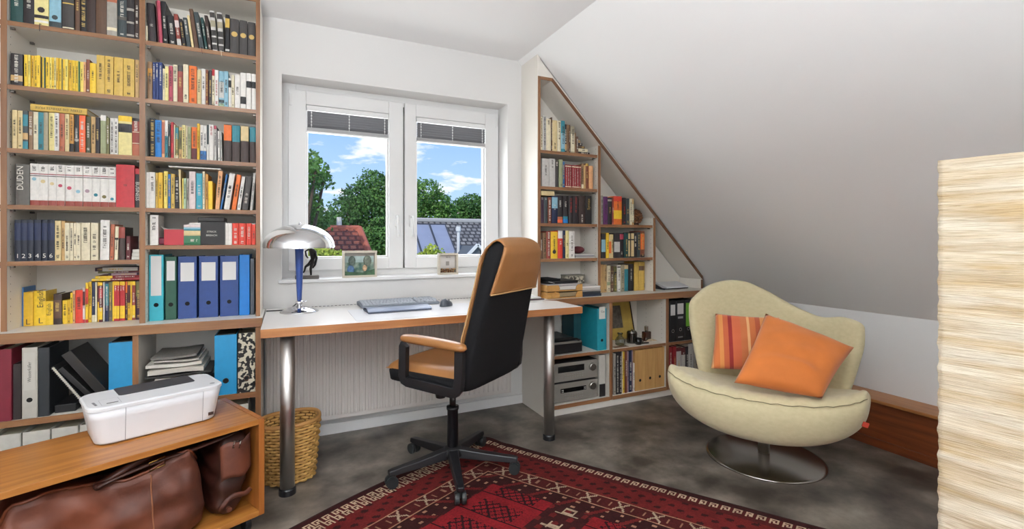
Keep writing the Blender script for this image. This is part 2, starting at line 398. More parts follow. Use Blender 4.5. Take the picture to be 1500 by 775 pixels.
for a, c, zs in [(XS0+.019, 1.979, (1.746, 1.505, 1.259, 1.021)), (2.0, 2.481, (1.258, 1.017))]:
    for z in zs:
        sh = board(rb, 'shelf', a, c-.006, YR+.004, YB-.014, z-.02, z, off=off)
        B(off).box(c-.02, c-.008, YR+.03, YR+.046, z-.029, z-.0205).build('shelf_support', mat('support_grey', '77706a'), sh)
# white filler between diagonal board and the sloping ceiling
fl = [(XS0, 2.2335), (1.609, 2.2335), (XE, dz(XE)+.001), (slope_x(dz(XE))-.006, dz(XE)+.001), (slope_x(2.366)-.006, 2.366), (XS0, 2.366)]
fl = [(XS0, 2.234), (1.610, 2.234), (XE+.001, dz(XE)+.001), (slope_x(dz(XE))-.008, dz(XE)+.001), (slope_x(2.37)-.008, 2.37), (XS0, 2.37)]
B(off).prism(fl, YR+.004, YR+.02, 'y').build('filler_panel', white_lam, rb)
pegs(rb, off, [(1.979, -1, YR+.03, .8, 1.8), (1.979, -1, YR+.17, .8, 1.8), (2.481, -1, YR+.03, .8, 1.35), (2.481, -1, YR+.17, .8, 1.35)])
# worktop + base cabinet (right)
o_ = (2.2, 2.83, .72)
wt2 = thing('worktop', 'white worktop with brown front edge beneath the slanted bookcase', 'worktop', o_)
B(o_).box(1.494, 3.02, YL+.004, YB-.002, .72, WT).build('board', mat('worktop_white', 'e9e4dc'), wt2)
B(o_).box(1.494, 3.02, YL-.004, YL+.004, .716, WT).build('front_edge', edge_x, wt2, bevel=.002)
off = (2.2, 2.83, 0)
rc = thing('base_cabinet', 'open white base cabinet with three bays beside the cream armchair', 'cabinet', off)
B(off).box(1.497, 1.516, YL, YB-.002, 0, .716).build('side_panel', white_lam, rc)
for x0, x1 in [(2.004, 2.029), (2.513, 2.539), (2.985, 3.005)]:
    board(rc, 'upright', x0, x1, YL+.004, YB-.012, .045, .716, off=off)
RB = [(1.516, 2.004), (2.029, 2.513), (2.539, 2.985)]
for a, c in RB:
    board(rc, 'shelf', a, c, YL+.008, YB-.012, .370, .390, off=off)
    board(rc, 'bottom_board', a, c, YL, YB-.012, .045, .070, off=off)
    B(off).box(a, c, YB-.012, YB-.002, .0, .716).build('back_panel', white_lam, rc)
B(off).box(1.516, 3.005, YL+.012, YL+.03, 0, .045).build('plinth', white_lam, rc)
pegs(rc, off, [(2.513, -1, YL+.05, .42, .7), (2.513, -1, YL+.22, .42, .7)])
# ================================================================== BOOKS
PAL = dict(black=('1b191b', 'black'), ink=('2a2426', 'black'), char=('403c3a', 'charcoal'), slate=('3a4446', 'slate'), dgreen=('1f4644', 'green'), green=('2f6a48', 'green'),
  olive=('6e6a3e', 'olive'), dolive=('45452c', 'olive'), sage=('9ca27c', 'sage'), mint=('a9c0a0', 'mint'), teal=('2f7f8c', 'teal'), turq=('3fa0b4', 'turquoise'), ltblue=('8db8c8', 'lightblue'),
  blue=('2a66a0', 'blue'), bblue=('1f78c0', 'blue'), navy=('1d2746', 'navy'), dnavy=('161c2c', 'navy'), indigo=('22366e', 'navy'), purple=('5e2c62', 'purple'), dpurple=('3d2438', 'purple'), mauve=('a58a92', 'mauve'),
  pink=('e0cfcc', 'pinkish'), rose=('b2475a', 'rose'), red=('b72f35', 'red'), bred=('d2402f', 'red'), drd=('8e2128', 'red'), maroon=('5c2226', 'maroon'), brick=('8e3f34', 'brick'), terra=('b06448', 'terracotta'), rust=('7c4530', 'rust'),
  orange=('e0702e', 'orange'), borange=('e9683a', 'orange'), peach=('e2a877', 'peach'), ochre=('c08a3e', 'ochre'), gold=('d0ad55', 'gold'), yellow=('ecc435', 'yellow'), dyellow=('dcaf2e', 'yellow'), lemon=('efd76a', 'lemon'), pyellow=('e6d894', 'straw'),
  cream=('e2d7b8', 'cream'), tcream=('d8c391', 'buff'), tan=('c4a06a', 'tan'), brown=('5e4433', 'brown'), dbrown=('3a2b26', 'brown'), lbrown=('86684a', 'brown'), white=('e8e4dd', 'white'), grey=('a09a90', 'grey'), lgrey=('c9c6c0', 'grey'), greige=('a39a80', 'greige'), dgrey=('5a5650', 'grey'))
def bmat(k):
    h = PAL[k][0]; return mat('cover_'+k, h, .5, var=.07, vscale=60)
let_dark = mat('print_dark', '3a332c', .6); let_light = mat('print_light', 'ddd8cc', .6); let_gold = mat('print_gold', 'c8a860', .5); let_red = mat('print_red', 'a8322e', .6)
LETM = dict(d=let_dark, l=let_light, g=let_gold, r=let_red)
def lum(k):
    c = lin(PAL[k][0]); return .3*c[0]+.6*c[1]+.1*c[2]
def spine_pts(w, n=4):
    bul = min(.003, w*.1); return [(-w/2+w*i/n, -bul*(1-(2*i/n-1)**2)) for i in range(n+1)]
def band_mesh(w, h, f0, f1, e=.0004):
    p = spine_pts(w); vs = [(x*1.004, y-e, h*f0) for x, y in p]+[(x*1.004, y-e, h*f1) for x, y in p]; n = len(p)
    return vs, [(i, i+1, n+i+1, n+i) for i in range(n-1)]
def letters(w, h, f0, f1, rnd, frac=.5):
    """rows of small printed strokes running up the spine"""
    b = B(); th = min(.012, w*frac); y = -min(.003, w*.1)-.0007; z = h*f0; z1 = h*f1
    while z < z1:
        lw = th*rnd.uniform(.35, .6)
        if rnd.random() < .16: z += lw; continue
        st = th*.13+.0004
        b.add([(-th/2, y, z), (th/2, y, z), (th/2, y, z+st), (-th/2, y, z+st)], [(0, 1, 2, 3)])
        k = rnd.random(); xx = rnd.choice((-th/2, -st/2, th/2-st))
        b.add([(xx, y, z), (xx+st, y, z), (xx+st, y, z+lw*.8), (xx, y, z+lw*.8)], [(0, 1, 2, 3)])
        if k < .6: b.add([(-th/2, y, z+lw*.7), (th/2, y, z+lw*.7), (th/2, y, z+lw*.7+st), (-th/2, y, z+lw*.7+st)], [(0, 1, 2, 3)])
        z += lw*1.25
    return b
USED = {}
def make_book(w, h, d, color, o, rnd, name='book'):
    bm_ = bmat(color); hard = o.get('hard', rnd.random() < .5); tb = .0022 if hard else .0009; tb = min(tb, w*.2)
    sp = spine_pts(w)
    poly = [(-w/2, d)]+sp+[(w/2, d), (w/2-tb, d), (w/2-tb, .003), (-w/2+tb, .003), (-w/2+tb, d)]
    ob = B().prism(poly, 0, h, 'z').build(name, bm_, recalc=False)
    e0, e1 = (.003, h-.0035) if hard else (.0006, h-.0006)
    B().box(-w/2+tb, w/2-tb, .003, d-(.004 if hard else .001), e0, e1).build('pages', paper_m, ob, recalc=False)
    for (f0, f1, c) in o.get('b', []):
        v, f = band_mesh(w, h, f0, f1); x = B().add(v, f); x.build('spine_band', bmat(c), ob, recalc=False)
    lc = o.get('t', 'auto')
    if lc == 'auto': lc = 'd' if lum(color) > .16 else rnd.choice('llg')
    if lc and w > .006 and 'T' not in o:
        r0, r1 = o.get('tr', (rnd.uniform(.25, .45), rnd.uniform(.62, .9)))
        letters(w, h, r0, r1, rnd, o.get('tf', .42)).build('lettering', LETM[lc], ob, recalc=False)
        if rnd.random() < .5 and 'tr' not in o:
            letters(w, h, .06, .06+rnd.uniform(.03, .1), rnd, .5).build('lettering', LETM[lc], ob, recalc=False)
    for (s, size, c, z, rot) in o.get('T', []):
        y = -min(.003, w*.1)-.0008
        text('lettering', s, size, LETM[c], ob, (o.get('tx', 0), y, z*h), Euler((PI/2, rot, 0)))
    if o.get('medal'):
        b = B(); zc = h*.56; rr = w*.36
        b.add([(rr*math.cos(k*PI/6), -min(.003, w*.1)-.0009, zc+rr*math.sin(k*PI/6)) for k in range(12)], [tuple(range(12))]); b.build('gilt_emblem', let_gold, ob, recalc=False)
    if o.get('blob'):
        zf, c = o['blob']; b = B(); zc = h*zf; rr = w*.27
        b.add([(rr*math.cos(k*PI/4+.3), -min(.003, w*.1)-.0009, zc+rr*math.sin(k*PI/4+.3)) for k in range(8)], [tuple(range(8))]); b.build('printed_emblem', bmat(c), ob, recalc=False)
    if o.get('ribbon'):
        b = B().tube([(0, .01, .004), (0, -.010, .0045), (0, -.019, .002), (.001, -.020, -.03)], .0014, 4); b.build('bookmark_ribbon', bmat(o['ribbon']), ob, recalc=False)
    return ob
CNT = ['nearest', 'second', 'third', 'fourth', 'fifth', 'sixth', 'seventh', 'eighth', 'ninth', 'tenth']; NUM = ['one', 'two', 'three', 'four', 'five', 'six']
ORD = ['', 'first', 'second', 'third', 'fourth', 'fifth']
def shelf(phrase, Y, z, org, sc, rows, lim, depth=.13, maxh=None, noun='book'):
    rnd = random.Random(hash_(phrase)); n = len(rows); prev = lim[0]+.001; z += .0006
    for i, row in enumerate(rows):
        x0, x1, yt, color = row[:4]; o = row[4] if len(row) > 4 else {}
        X0 = atY(org[0]+x0/sc, HZ, Y)[0]; X1 = atY(org[0]+x1/sc, HZ, Y)[0]
        h = o.get('h') or atY(org[0]+(x0+x1)/2/sc, org[1]+yt/sc, Y)[2]-z
        lean = o.get('lean', 0)
        X0 = max(X0, prev) if lean >= 0 or i else X0
        X1 = min(X1, lim[1]-.001)
        w = max(.004, X1-X0-.0008); prev = X0+w+.0008
        ang = 0
        if lean:
            s_px = atY(org[0]+(x0+100)/sc, HZ, Y)[0]-atY(org[0]+x0/sc, HZ, Y)[0]
            ang = math.atan2(lean/100*s_px, h); h = h/math.cos(ang)-w*abs(math.sin(ang))*.3; w = w*math.cos(ang)*.88
        if maxh: h = min(h, maxh)
        d = o.get('d', depth*rnd.uniform(.92, 1.06)); ob = make_book(w, h, d, color, o, rnd)
        yy = Y+o.get('dy', rnd.uniform(-.002, .006))
        if ang > 0: px = prev-.0008; ob.location = (px-w/2*math.cos(ang), yy, z+w/2*math.sin(ang)); 
        elif ang < 0: px = X0; ob.location = (px+w/2*math.cos(ang), yy, z+w/2*math.sin(-ang))
        else: ob.location = (X0+w/2, yy, z)
        ob.rotation_euler = (0, ang, 0)
        wd = lambda r: r[4].get('word', PAL[r[3]][1]) if len(r) > 4 else PAL[r[3]][1]
        me = wd(row); size = 'slim ' if w < .0115 else ('thick ' if w > .032 else '')
        nn = o.get('noun', noun)
        desc = o.get('desc', f'{size}{me} {nn}')
        if i == 0: nb = f'beside {wd(rows[1])} one at the end'
        elif i == n-1: nb = f'beside {wd(rows[-2])} one at the end'
        else: nb = f'between {wd(rows[i-1])} and {wd(rows[i+1])} ones'
        lb = o.get('label') or f'{desc} {nb}, {phrase}'
        if len(lb.split()) > 16: lb = f'{desc}, {phrase}'
        tag(ob, lb, 'book', 'books '+(phrase if phrase.startswith('on ') else 'on '+phrase))
def hash_(s): return sum((i+1)*ord(c) for i, c in enumerate(s))
def lying(x0, x1, z0, th, Y, depth, color, label, group, o=None, flip=False, rz=0):
    """a book lying flat, spine to the front"""
    rnd = random.Random(hash_(label)); o = o or {}; ob = make_book(th, x1-x0, depth, color, dict(o, hard=True), rnd)
    if flip: ob.rotation_euler = Euler((0, -PI/2, rz)); ob.location = (x1, Y, z0+th/2)
    else: ob.rotation_euler = Euler((0, PI/2, rz)); ob.location = (x0, Y, z0+th/2)
    tag(ob, label, 'book', group); return ob
AP = lambda k: f'{ORD[k]} shelf up, bay away from window'
BP = lambda k: f'{ORD[k]} shelf up, bay beside window'
LA, LBY = (-1.070, -.619), (-.597, -.144)
YS = 2.736
def X_(org, sc, x, Y): return atY(org[0]+x/sc, HZ, Y)[0]
def Z_(org, sc, x, y, Y): return atY(org[0]+x/sc, org[1]+y/sc, Y)[2]
S7 = 7.353; S8 = 8.824
H = lambda h, **k: dict(h=h, **k)
# ---- bay away from the window
shelf(AP(5), YS, 2.077, (8, 0), S7, [
 (50, 188, 0, 'dgreen', H(.235, t='l', tr=(.3, .8), tf=.5, hard=True)), (188, 312, 0, 'ink', H(.232, t='l', tr=(.3, .8), tf=.5, hard=True)),
 (312, 468, 0, 'pyellow', H(.228, t=None, b=[(.06, .1, 'white'), (.14, .2, 'ink')], blob=(.3, 'ink'), ribbon='ink', desc='thick straw book with dark figure silhouettes')),
 (468, 598, 0, 'ltblue', H(.23, t=None, b=[(0, .12, 'slate'), (.55, .95, 'lgrey')], blob=(.2, 'slate'))), (600, 617, 0, 'black', H(.235)),
 (618, 742, 0, 'char', H(.245, b=[(.46, .48, 'gold'), (.02, .04, 'cream')], t='g', tr=(.55, .9), hard=True)), (748, 803, 0, 'brown', H(.24, t='g')), (805, 872, 0, 'black', H(.25, t='g', tr=(.1, .9), tf=.6)),
 (875, 972, 0, 'dbrown', H(.25, t='g', tr=(.6, .9))), (975, 1092, 0, 'brown', H(.225, t=None)), (1094, 1205, 0, 'grey', H(.24, b=[(.64, .8, 'terra'), (.1, .16, 'cream')], t=None, desc='grey book with orange spine label')),
 (1205, 1305, 0, 'slate', H(.235, b=[(.35, .42, 'dgrey')])), (1305, 1388, 0, 'ink', H(.235, b=[(.05, .09, 'grey'), (.3, .34, 'grey'), (.55, .6, 'grey'), (.8, .84, 'grey')], t=None)), (1388, 1440, 0, 'dbrown', H(.23))], LA, .17)
yl = [(203, 243, 75, 'yellow'), (243, 270, 76, 'lemon'), (270, 305, 79, 'dyellow'), (305, 340, 80, 'yellow'), (340, 375, 82, 'yellow'), (375, 389, 95, 'dolive'), (389, 412, 98, 'yellow'), (412, 425, 104, 'dgreen'), (425, 470, 96, 'yellow'),
 (470, 497, 100, 'lemon'), (497, 522, 102, 'yellow'), (522, 545, 104, 'pyellow'), (545, 572, 106, 'dyellow'), (572, 600, 108, 'yellow'), (600, 613, 120, 'olive'), (613, 642, 120, 'yellow'), (642, 676, 124, 'lemon'), (676, 715, 128, 'dyellow'),
 (715, 750, 133, 'yellow'), (750, 785, 137, 'yellow'), (785, 800, 146, 'green'), (800, 840, 148, 'lemon'), (840, 867, 152, 'peach'), (868, 909, 124, 'rust'), (910, 978, 166, 'yellow')]
shelf(AP(4), YS, 1.807, (8, 70), S7, [(58, 190, 66, 'ink', dict(b=[(.14, .32, 'tan')], t='l', tr=(.1, .95), tf=.3))]+[(a, c, y, k, dict(hard=False, tf=.3, noun='paperback')) for a, c, y, k in yl] +
 [(980, 1068, 80, 'gold', dict(tf=.3, hard=True)), (1072, 1165, 93, 'gold', dict(tf=.3, hard=True)), (1170, 1268, 104, 'gold', dict(tf=.3, hard=True)), (1272, 1392, 119, 'gold', dict(tf=.3, hard=True)), (1398, 1440, 131, 'tan', dict(hard=True))], LA, .11)
rows = [(75, 128, 83, 'tcream'), (128, 183, 87, 'tcream'), (186, 245, 90, 'slate', dict(b=[(0, .2, 'teal'), (.25, .42, 'tan'), (.6, .9, 'teal')], t=None, word='mottled')), (247, 293, 100, 'lbrown', dict(t='l', tf=.6)), (296, 350, 100, 'cream'), (350, 410, 105, 'teal'), (412, 462, 108, 'greige', dict(t=None)),
 (466, 527, 110, 'pyellow'), (528, 580, 115, 'white', dict(tr=(.12, .9))), (582, 638, 120, 'terra'), (640, 688, 125, 'tcream'), (690, 738, 130, 'ochre', dict(b=[(0, .22, 'black')], tr=(.3, .95), desc='ochre book with black base block')), (740, 792, 135, 'black', dict(b=[(.3, .36, 'grey')])),
 (794, 862, 140, 'borange', dict(t='l', tr=(.1, .9))), (864, 915, 150, 'dolive'), (918, 965, 150, 'tan'), (968, 1012, 160, 'ink'), (1018, 1082, 137, 'sage', dict(b=[(.86, 1, 'white')], t=None, desc='sage book with cream top square')), (1086, 1120, 170, 'olive'),
 (1124, 1168, 168, 'white', dict(tr=(.05, .9))), (1170, 1212, 172, 'white', dict(tr=(.05, .9))), (1214, 1362, 145, 'pyellow', dict(b=[(.86, 1, 'yellow'), (.58, .8, 'black')], t=None, desc='thick straw book with black block')), (1366, 1450, 172, 'brick', dict(b=[(.0, .3, 'terra'), (.32, .34, 'cream'), (.62, .64, 'cream'), (.92, 1, 'black')], t='l', tr=(.66, .9)))]
shelf(AP(3), YS, 1.538, (8, 150), S7, rows, LA, .13)
o3 = (8, 150); zl = max(Z_(o3, S7, (r[0]+r[1])/2, r[2], YS) for r in rows[4:13])+.003
ob = lying(X_(o3, S7, 272, YS), X_(o3, S7, 880, YS), zl, .027, YS-.002, .15, 'gold', 'tan book lying flat on upright books, third shelf up, bay away from window', 'books on '+AP(3), dict(T=[('STERN: DIE ZEHNTE MUSE', .0135, 'd', .5, -PI/2)]), flip=True)
wy = [55, 62, 66, 70, 74, 78, 82, 86, 90, 95]; wb = [262, 358, 460, 550, 640, 738, 832, 930, 1018, 1110, 1187]
bl = [(.63, 'ltblue'), (.58, 'tcream'), (.53, 'tcream'), (.49, 'rose'), (.44, 'rose'), (.36, 'ltblue'), (.38, 'mauve'), (.29, 'teal'), (.25, 'olive'), (.2, 'teal')]
rows = [(105, 257, 62, 'dgrey', dict(T=[('DUDEN', .03, 'l', .66, -PI/2)], tx=-.006, hard=True, desc='thick grey dictionary lettered DUDEN'))]
rows += [(wb[i], wb[i+1], wy[i], 'white', dict(b=[(0, .12, 'brick'), (.745, .765, 'drd'), (.70, .72, 'dgrey')], t='d', tr=(.83, .95), tf=.6, blob=bl[i], word='white', label=f'white red-based encyclopedia volume, {CNT[i]} from the grey DUDEN dictionary', hard=True)) for i in range(10)]
rows += [(1190, 1390, 68, 'red', dict(t='d', tr=(.5, .53), tf=.5, hard=True)), (1398, 1448, 112, 'ink', dict(b=[(.86, 1, 'red')], T=[('BUSINESS', .021, 'l', .42, PI/2)], desc='black book lettered BUSINESS'))]
shelf(AP(2), YS, 1.298, (8, 232), S7, rows, LA, .16)
nb = [92, 165, 235, 305, 385, 450, 526]
rows = [(nb[i], nb[i+1], 72, 'dnavy', dict(T=[(str(i+1), .026, 'l', .12, 0)], b=[(.5, .92, 'navy')], hard=True, label=f'dark navy volume bearing the numeral {NUM[i]}, {AP(1)}', word='navy')) for i in range(6)]
rows += [(530, 597, 82, 'tcream'), (598, 636, 86, 'tan'), (637, 688, 106, 'cream'), (690, 728, 106, 'cream'), (730, 766, 106, 'cream'), (768, 812, 106, 'cream'), (815, 912, 105, 'cream'), (918, 998, 106, 'cream'), (1003, 1117, 76, 'white', dict(lean=6)),
 (1119, 1165, 122, 'terra', dict(lean=12)), (1168, 1212, 145, 'cream', dict(lean=12, b=[(.6, .66, 'ink')])), (1216, 1288, 152, 'dbrown', dict(b=[(.66, 1, 'brick')], t=None)), (1300, 1345, 248, 'maroon')]
shelf(AP(1), YS, 1.057, (8, 312), S7, rows, (LA[0], LA[1]), .13)
# small pads at the end of that shelf
o1 = (8, 312)
for k in range(3):
    a, c = X_(o1, S7, 1350+k*3, YS), min(X_(o1, S7, 1452, YS), LA[1]-.003)
    tag(B().box(a, c, YS+.01+k*.004, YS+.12, 1.0578+k*.0157, 1.0728+k*.0157).build('note_pad', mat('pad_white', 'ddd9cf', .8), bevel=.001), ['bottom', 'middle', 'top'][k]+' white note pad stacked beside the small maroon book on the shelf', 'note pad', 'note pads on the shelf')
# dictionaries on the worktop
YA = 2.845; oA = (8, 385)
Yw = dict(hard=True)
rows = [(113, 178, 266, 'blue', dict(t='l', hard=True)), (180, 299, 318, 'dyellow', dict(T=[('L', .035, 'd', .12, 0)], hard=True, desc='thick yellow dictionary with faded L')), (300, 432, 306, 'yellow', dict(T=[('English', .03, 'd', .78, -PI/2), ('L', .035, 'd', .13, 0)], tx=.004, hard=True, desc='thick yellow dictionary lettered English')),
 (432, 515, 416, 'yellow', dict(T=[('English', .02, 'd', .66, -PI/2)], hard=True, desc='short yellow dictionary')), (517, 608, 336, 'dbrown', dict(t='g', b=[(.2, .8, 'brown')], hard=True)), (611, 666, 406, 'yellow'), (667, 693, 400, 'dyellow'), (695, 722, 326, 'yellow'), (723, 748, 302, 'peach'), (750, 829, 296, 'bred', dict(t='d')),
 (831, 858, 272, 'pink', dict(b=[(.0, .1, 'red'), (.5, .9, 'maroon')])), (861, 893, 215, 'yellow', dict(b=[(0, .08, 'red'), (.46, .85, 'bred')])), (894, 925, 205, 'dyellow'), (927, 967, 210, 'navy', dict(b=[(0, .18, 'cream')])), (969, 988, 206, 'cream'), (989, 1008, 206, 'dyellow', dict(b=[(.5, .9, 'maroon')])),
 (1009, 1049, 210, 'maroon', dict(b=[(.06, .36, 'yellow'), (.6, .85, 'red'), (.92, 1, 'yellow')])), (1050, 1069, 206, 'lgrey'), (1070, 1109, 206, 'navy', dict(b=[(.4, .95, 'teal')])), (1110, 1148, 204, 'dgrey', dict(b=[(.55, .98, 'olive')])), (1149, 1167, 202, 'yellow')]
for a, c in ((1168, 1205), (1206, 1230), (1231, 1255), (1256, 1289)): rows.append((a, c, 200, 'red', dict(b=[(0, .06, 'red'), (.06, .38, 'yellow'), (.9, 1, 'yellow')], t='l', tr=(.76, .88))))
rows += [(1290, 1311, 200, 'dpurple', dict(b=[(.7, 1, 'orange')])), (1312, 1344, 200, 'dyellow', dict(b=[(.45, .9, 'maroon')])), (1345, 1361, 200, 'yellow'), (1362, 1399, 200, 'brick', dict(b=[(.06, .38, 'yellow'), (.9, 1, 'yellow')])), (1401, 1455, 196, 'dpurple', dict(b=[(.6, .98, 'olive')]))]
AW = 'on worktop, bay away from window'
shelf(AW, YA, WT, oA, S7, rows, LA, .12)
zt = max(Z_(oA, S7, (r[0]+r[1])/2, r[2], YA) for r in rows[11:])+.003
stk = [(932, 1448, .0105, 'drd', [(0, .38, 'yellow')], 'red and yellow book lying flat, lowest of five'), (970, 1452, .012, 'drd', [(0, .38, 'yellow')], 'red and yellow book lying flat, second lowest of five'), (1108, 1450, .011, 'dpurple', [(.1, .9, 'mauve')], 'purple and mauve book lying flat, middle of five'),
 (1000, 1452, .009, 'maroon', [(0, .36, 'olive')], 'maroon and olive book lying flat, second highest of five'), (968, 1450, .017, 'dpurple', [(.16, .95, 'lgrey')], 'purple book with pale title strip, topmost of five')]
z = zt
for a, c, th, k, bd, lb in stk:
    lying(X_(oA, S7, a, YA), min(X_(oA, S7, c, YA), LA[1]-.004), z, th, YA-.003, .125, k, lb+' on dictionaries', 'books lying on the dictionaries', dict(b=bd)); z += th+.0006
# ---- bay beside the window
rows = [(30, 58, 335, 'cream'), (72, 186, 50, 'ink', dict(lean=-31, t='l', tr=(.4, .45))), (188, 205, 15, 'maroon', dict(lean=-32)), (206, 256, 10, 'rose', dict(lean=-34, word='red', t=None)), (258, 328, 20, 'black', dict(lean=-34)), (338, 438, 205, 'black', dict(lean=-36)),
 (440, 503, 190, 'brick', dict(lean=-50, b=[(.0, .22, 'lgrey'), (.58, .8, 'pink')], word='maroon')), (506, 558, 250, 'ink', dict(lean=-50)), (560, 623, 233, 'slate', dict(lean=-54)), (625, 663, 207, 'tcream', dict(lean=-62, t=None)), (665, 724, 126, 'brown', dict(lean=-78, t=None)), (726, 796, 172, 'slate', dict(lean=-78, ribbon='maroon')),
 (798, 838, 232, 'dgreen', dict(lean=-62)), (840, 892, 207, 'dbrown', dict(lean=-55)), (896, 970, 148, 'lgrey', dict(lean=-42, b=[(.03, .16, 'char'), (.2, .34, 'char'), (.38, .52, 'char'), (.6, .76, 'greige'), (.83, .96, 'char')], t=None)), (975, 1055, 163, 'lgrey', dict(lean=-30, b=[(.03, .16, 'char'), (.2, .34, 'char'), (.38, .52, 'char'), (.6, .76, 'greige'), (.83, .96, 'char')], t=None, ribbon='cream')),
 (1058, 1116, 188, 'black', dict(b=[(.66, .9, 'gold'), (.05, .1, 'lgrey')], t=None)), (1122, 1236, 248, 'char', dict(medal=1, t=None, hard=True)), (1240, 1346, 267, 'char', dict(medal=1, t=None, hard=True)), (1350, 1450, 287, 'char', dict(medal=1, t=None, hard=True))]
shelf(BP(5), YS, 2.077, (210, 0), S8, rows, LBY, .15)
rows = [(52, 115, 88, 'lbrown', dict(b=[(.62, .82, 'ochre')])), (118, 155, 96, 'indigo', dict(t='l', tr=(.5, .95))), (156, 197, 96, 'indigo', dict(t='l', tr=(.6, .95))), (198, 246, 98, 'indigo', dict(t='l', tr=(.4, .9))), (248, 279, 178, 'cream'), (280, 327, 152, 'pyellow'), (330, 380, 145, 'rose'), (383, 440, 127, 'cream', dict(tr=(.55, .95), tf=.6)),
 (442, 511, 138, 'brick', dict(b=[(.84, 1, 'char')])), (515, 585, 128, 'cream', dict(tr=(.1, .25))), (590, 690, 147, 'orange', dict(t='d')), (695, 747, 198, 'tcream'), (749, 803, 180, 'white'), (805, 840, 198, 'rust'), (846, 884, 200, 'char'), (886, 921, 185, 'cream', dict(b=[(.82, 1, 'red'), (0, .04, 'ink')])), (923, 972, 200, 'white', dict(t='r')),
 (975, 1044, 212, 'ltblue', dict(b=[(0, .1, 'mint'), (.12, .2, 'slate'), (.25, .7, 'lgrey')])), (1046, 1099, 217, 'ltblue'), (1101, 1137, 302, 'white', dict(b=[(.68, .92, 'black')], t=None)), (1139, 1178, 263, 'cream'), (1181, 1252, 260, 'white'), (1255, 1329, 234, 'white', dict(b=[(.14, .34, 'black')], t=None, desc='white book with low black label')), (1332, 1395, 242, 'white', dict(b=[(.6, .78, 'black')], t=None)), (1398, 1458, 248, 'white', dict(b=[(.6, .78, 'black')], t=None))]
shelf(BP(4), YS, 1.807, (210, 80), S8, rows, LBY, .13)
rows = [(80, 150, 70, 'black', dict(t='g', tr=(.05, .97), tf=.5)), (152, 235, 96, 'bblue', dict(t='d', tr=(.4, .95), tf=.6)), (237, 275, 96, 'peach', dict(b=[(.1, .95, 'terra')], t=None)), (278, 319, 100, 'white', dict(b=[(0, .58, 'teal')])), (321, 352, 150, 'black'), (355, 391, 122, 'red'), (393, 409, 152, 'cream'), (410, 454, 172, 'olive', dict(b=[(.6, .95, 'teal'), (0, .1, 'cream')])),
 (455, 499, 187, 'tan', dict(b=[(.3, .9, 'olive')])), (500, 545, 162, 'pyellow', dict(tr=(.05, .95))), (546, 569, 167, 'cream'), (571, 615, 180, 'sage'), (622, 694, 187, 'orange', dict(b=[(0, .34, 'maroon')], word='orange')), (696, 730, 142, 'dyellow', dict(word='ochre')), (733, 777, 160, 'white', dict(b=[(0, .26, 'blue')])), (778, 819, 170, 'white', dict(b=[(0, .26, 'blue')])), (821, 847, 157, 'white', dict(b=[(.45, 1, 'slate')], t=None)),
 (849, 909, 152, 'white', dict(t='r', tr=(.7, .95))), (912, 946, 168, 'lgrey', dict(b=[(.9, 1, 'rose')])), (948, 963, 200, 'char'), (966, 998, 236, 'white', dict(lean=-8)), (1000, 1024, 238, 'lgrey', dict(lean=-10)),
 (1040, 1142, 152, 'dbrown', dict(b=[(.56, .98, 'orange')], t=None, hard=True, word='orange', noun='topped book')), (1148, 1250, 160, 'dbrown', dict(b=[(.54, .98, 'teal')], t=None, hard=True, word='teal', noun='topped book')), (1258, 1362, 167, 'dbrown', dict(b=[(.58, .98, 'tcream')], t=None, hard=True, word='buff', noun='topped book')), (1375, 1460, 182, 'dbrown', dict(b=[(.58, .98, 'teal')], t=None, hard=True, word='teal', noun='topped book'))]
shelf(BP(3), YS, 1.538, (210, 165), S8, rows, LBY, .13)
rows = [(28, 78, 126, 'white', dict(t=None)), (80, 155, 126, 'white', dict(tr=(.45, .9))), (157, 184, 132, 'gold'), (187, 248, 129, 'dyellow'), (262, 312, 112, 'lemon', dict(word='cream')), (315, 352, 148, 'blue', dict(word='blue')), (355, 404, 147, 'gold'), (406, 461, 182, 'black', dict(t='l', tr=(.2, .9), tf=.5)), (466, 498, 90, 'tcream', dict(lean=-14, t=None)), (502, 519, 202, 'lemon'), (521, 554, 202, 'mint'), (556, 588, 207, 'grey'),
 (592, 675, 118, 'pink'), (680, 762, 140, 'turq', dict(t='l')), (765, 796, 116, 'cream'), (799, 837, 147, 'ochre'), (839, 895, 243, 'yellow', dict(t=None)), (920, 984, 108, 'peach', dict(lean=44)), (988, 1014, 145, 'blue', dict(lean=78)), (1028, 1112, 140, 'white', dict(lean=76, blob=(.6, 'char'))), (1132, 1196, 157, 'orange', dict(lean=70)), (1202, 1254, 180, 'white', dict(lean=66)), (1262, 1350, 176, 'char', dict(lean=58, t='l', tr=(.2, .5), tf=.6)), (1374, 1410, 132, 'lgrey', dict(lean=46))]
shelf(BP(2), YS, 1.298, (210, 238), S8, rows, LBY, .13)
o2 = (210, 238); zb = 1.298+max(Z_(o2, S8, 480, 85, YS), Z_(o2, S8, 975, 105, YS))-1.298+.004
tag(B().box(X_(o2, S8, 325, YS), X_(o2, S8, 1000, YS), YS-.004, YS+.11, zb, zb+.006).build('picture_board', mat('board_white', 'dedbd6', .6), bevel=.001), 'thin white board lying flat across upright books, second shelf, bay beside window', 'board')
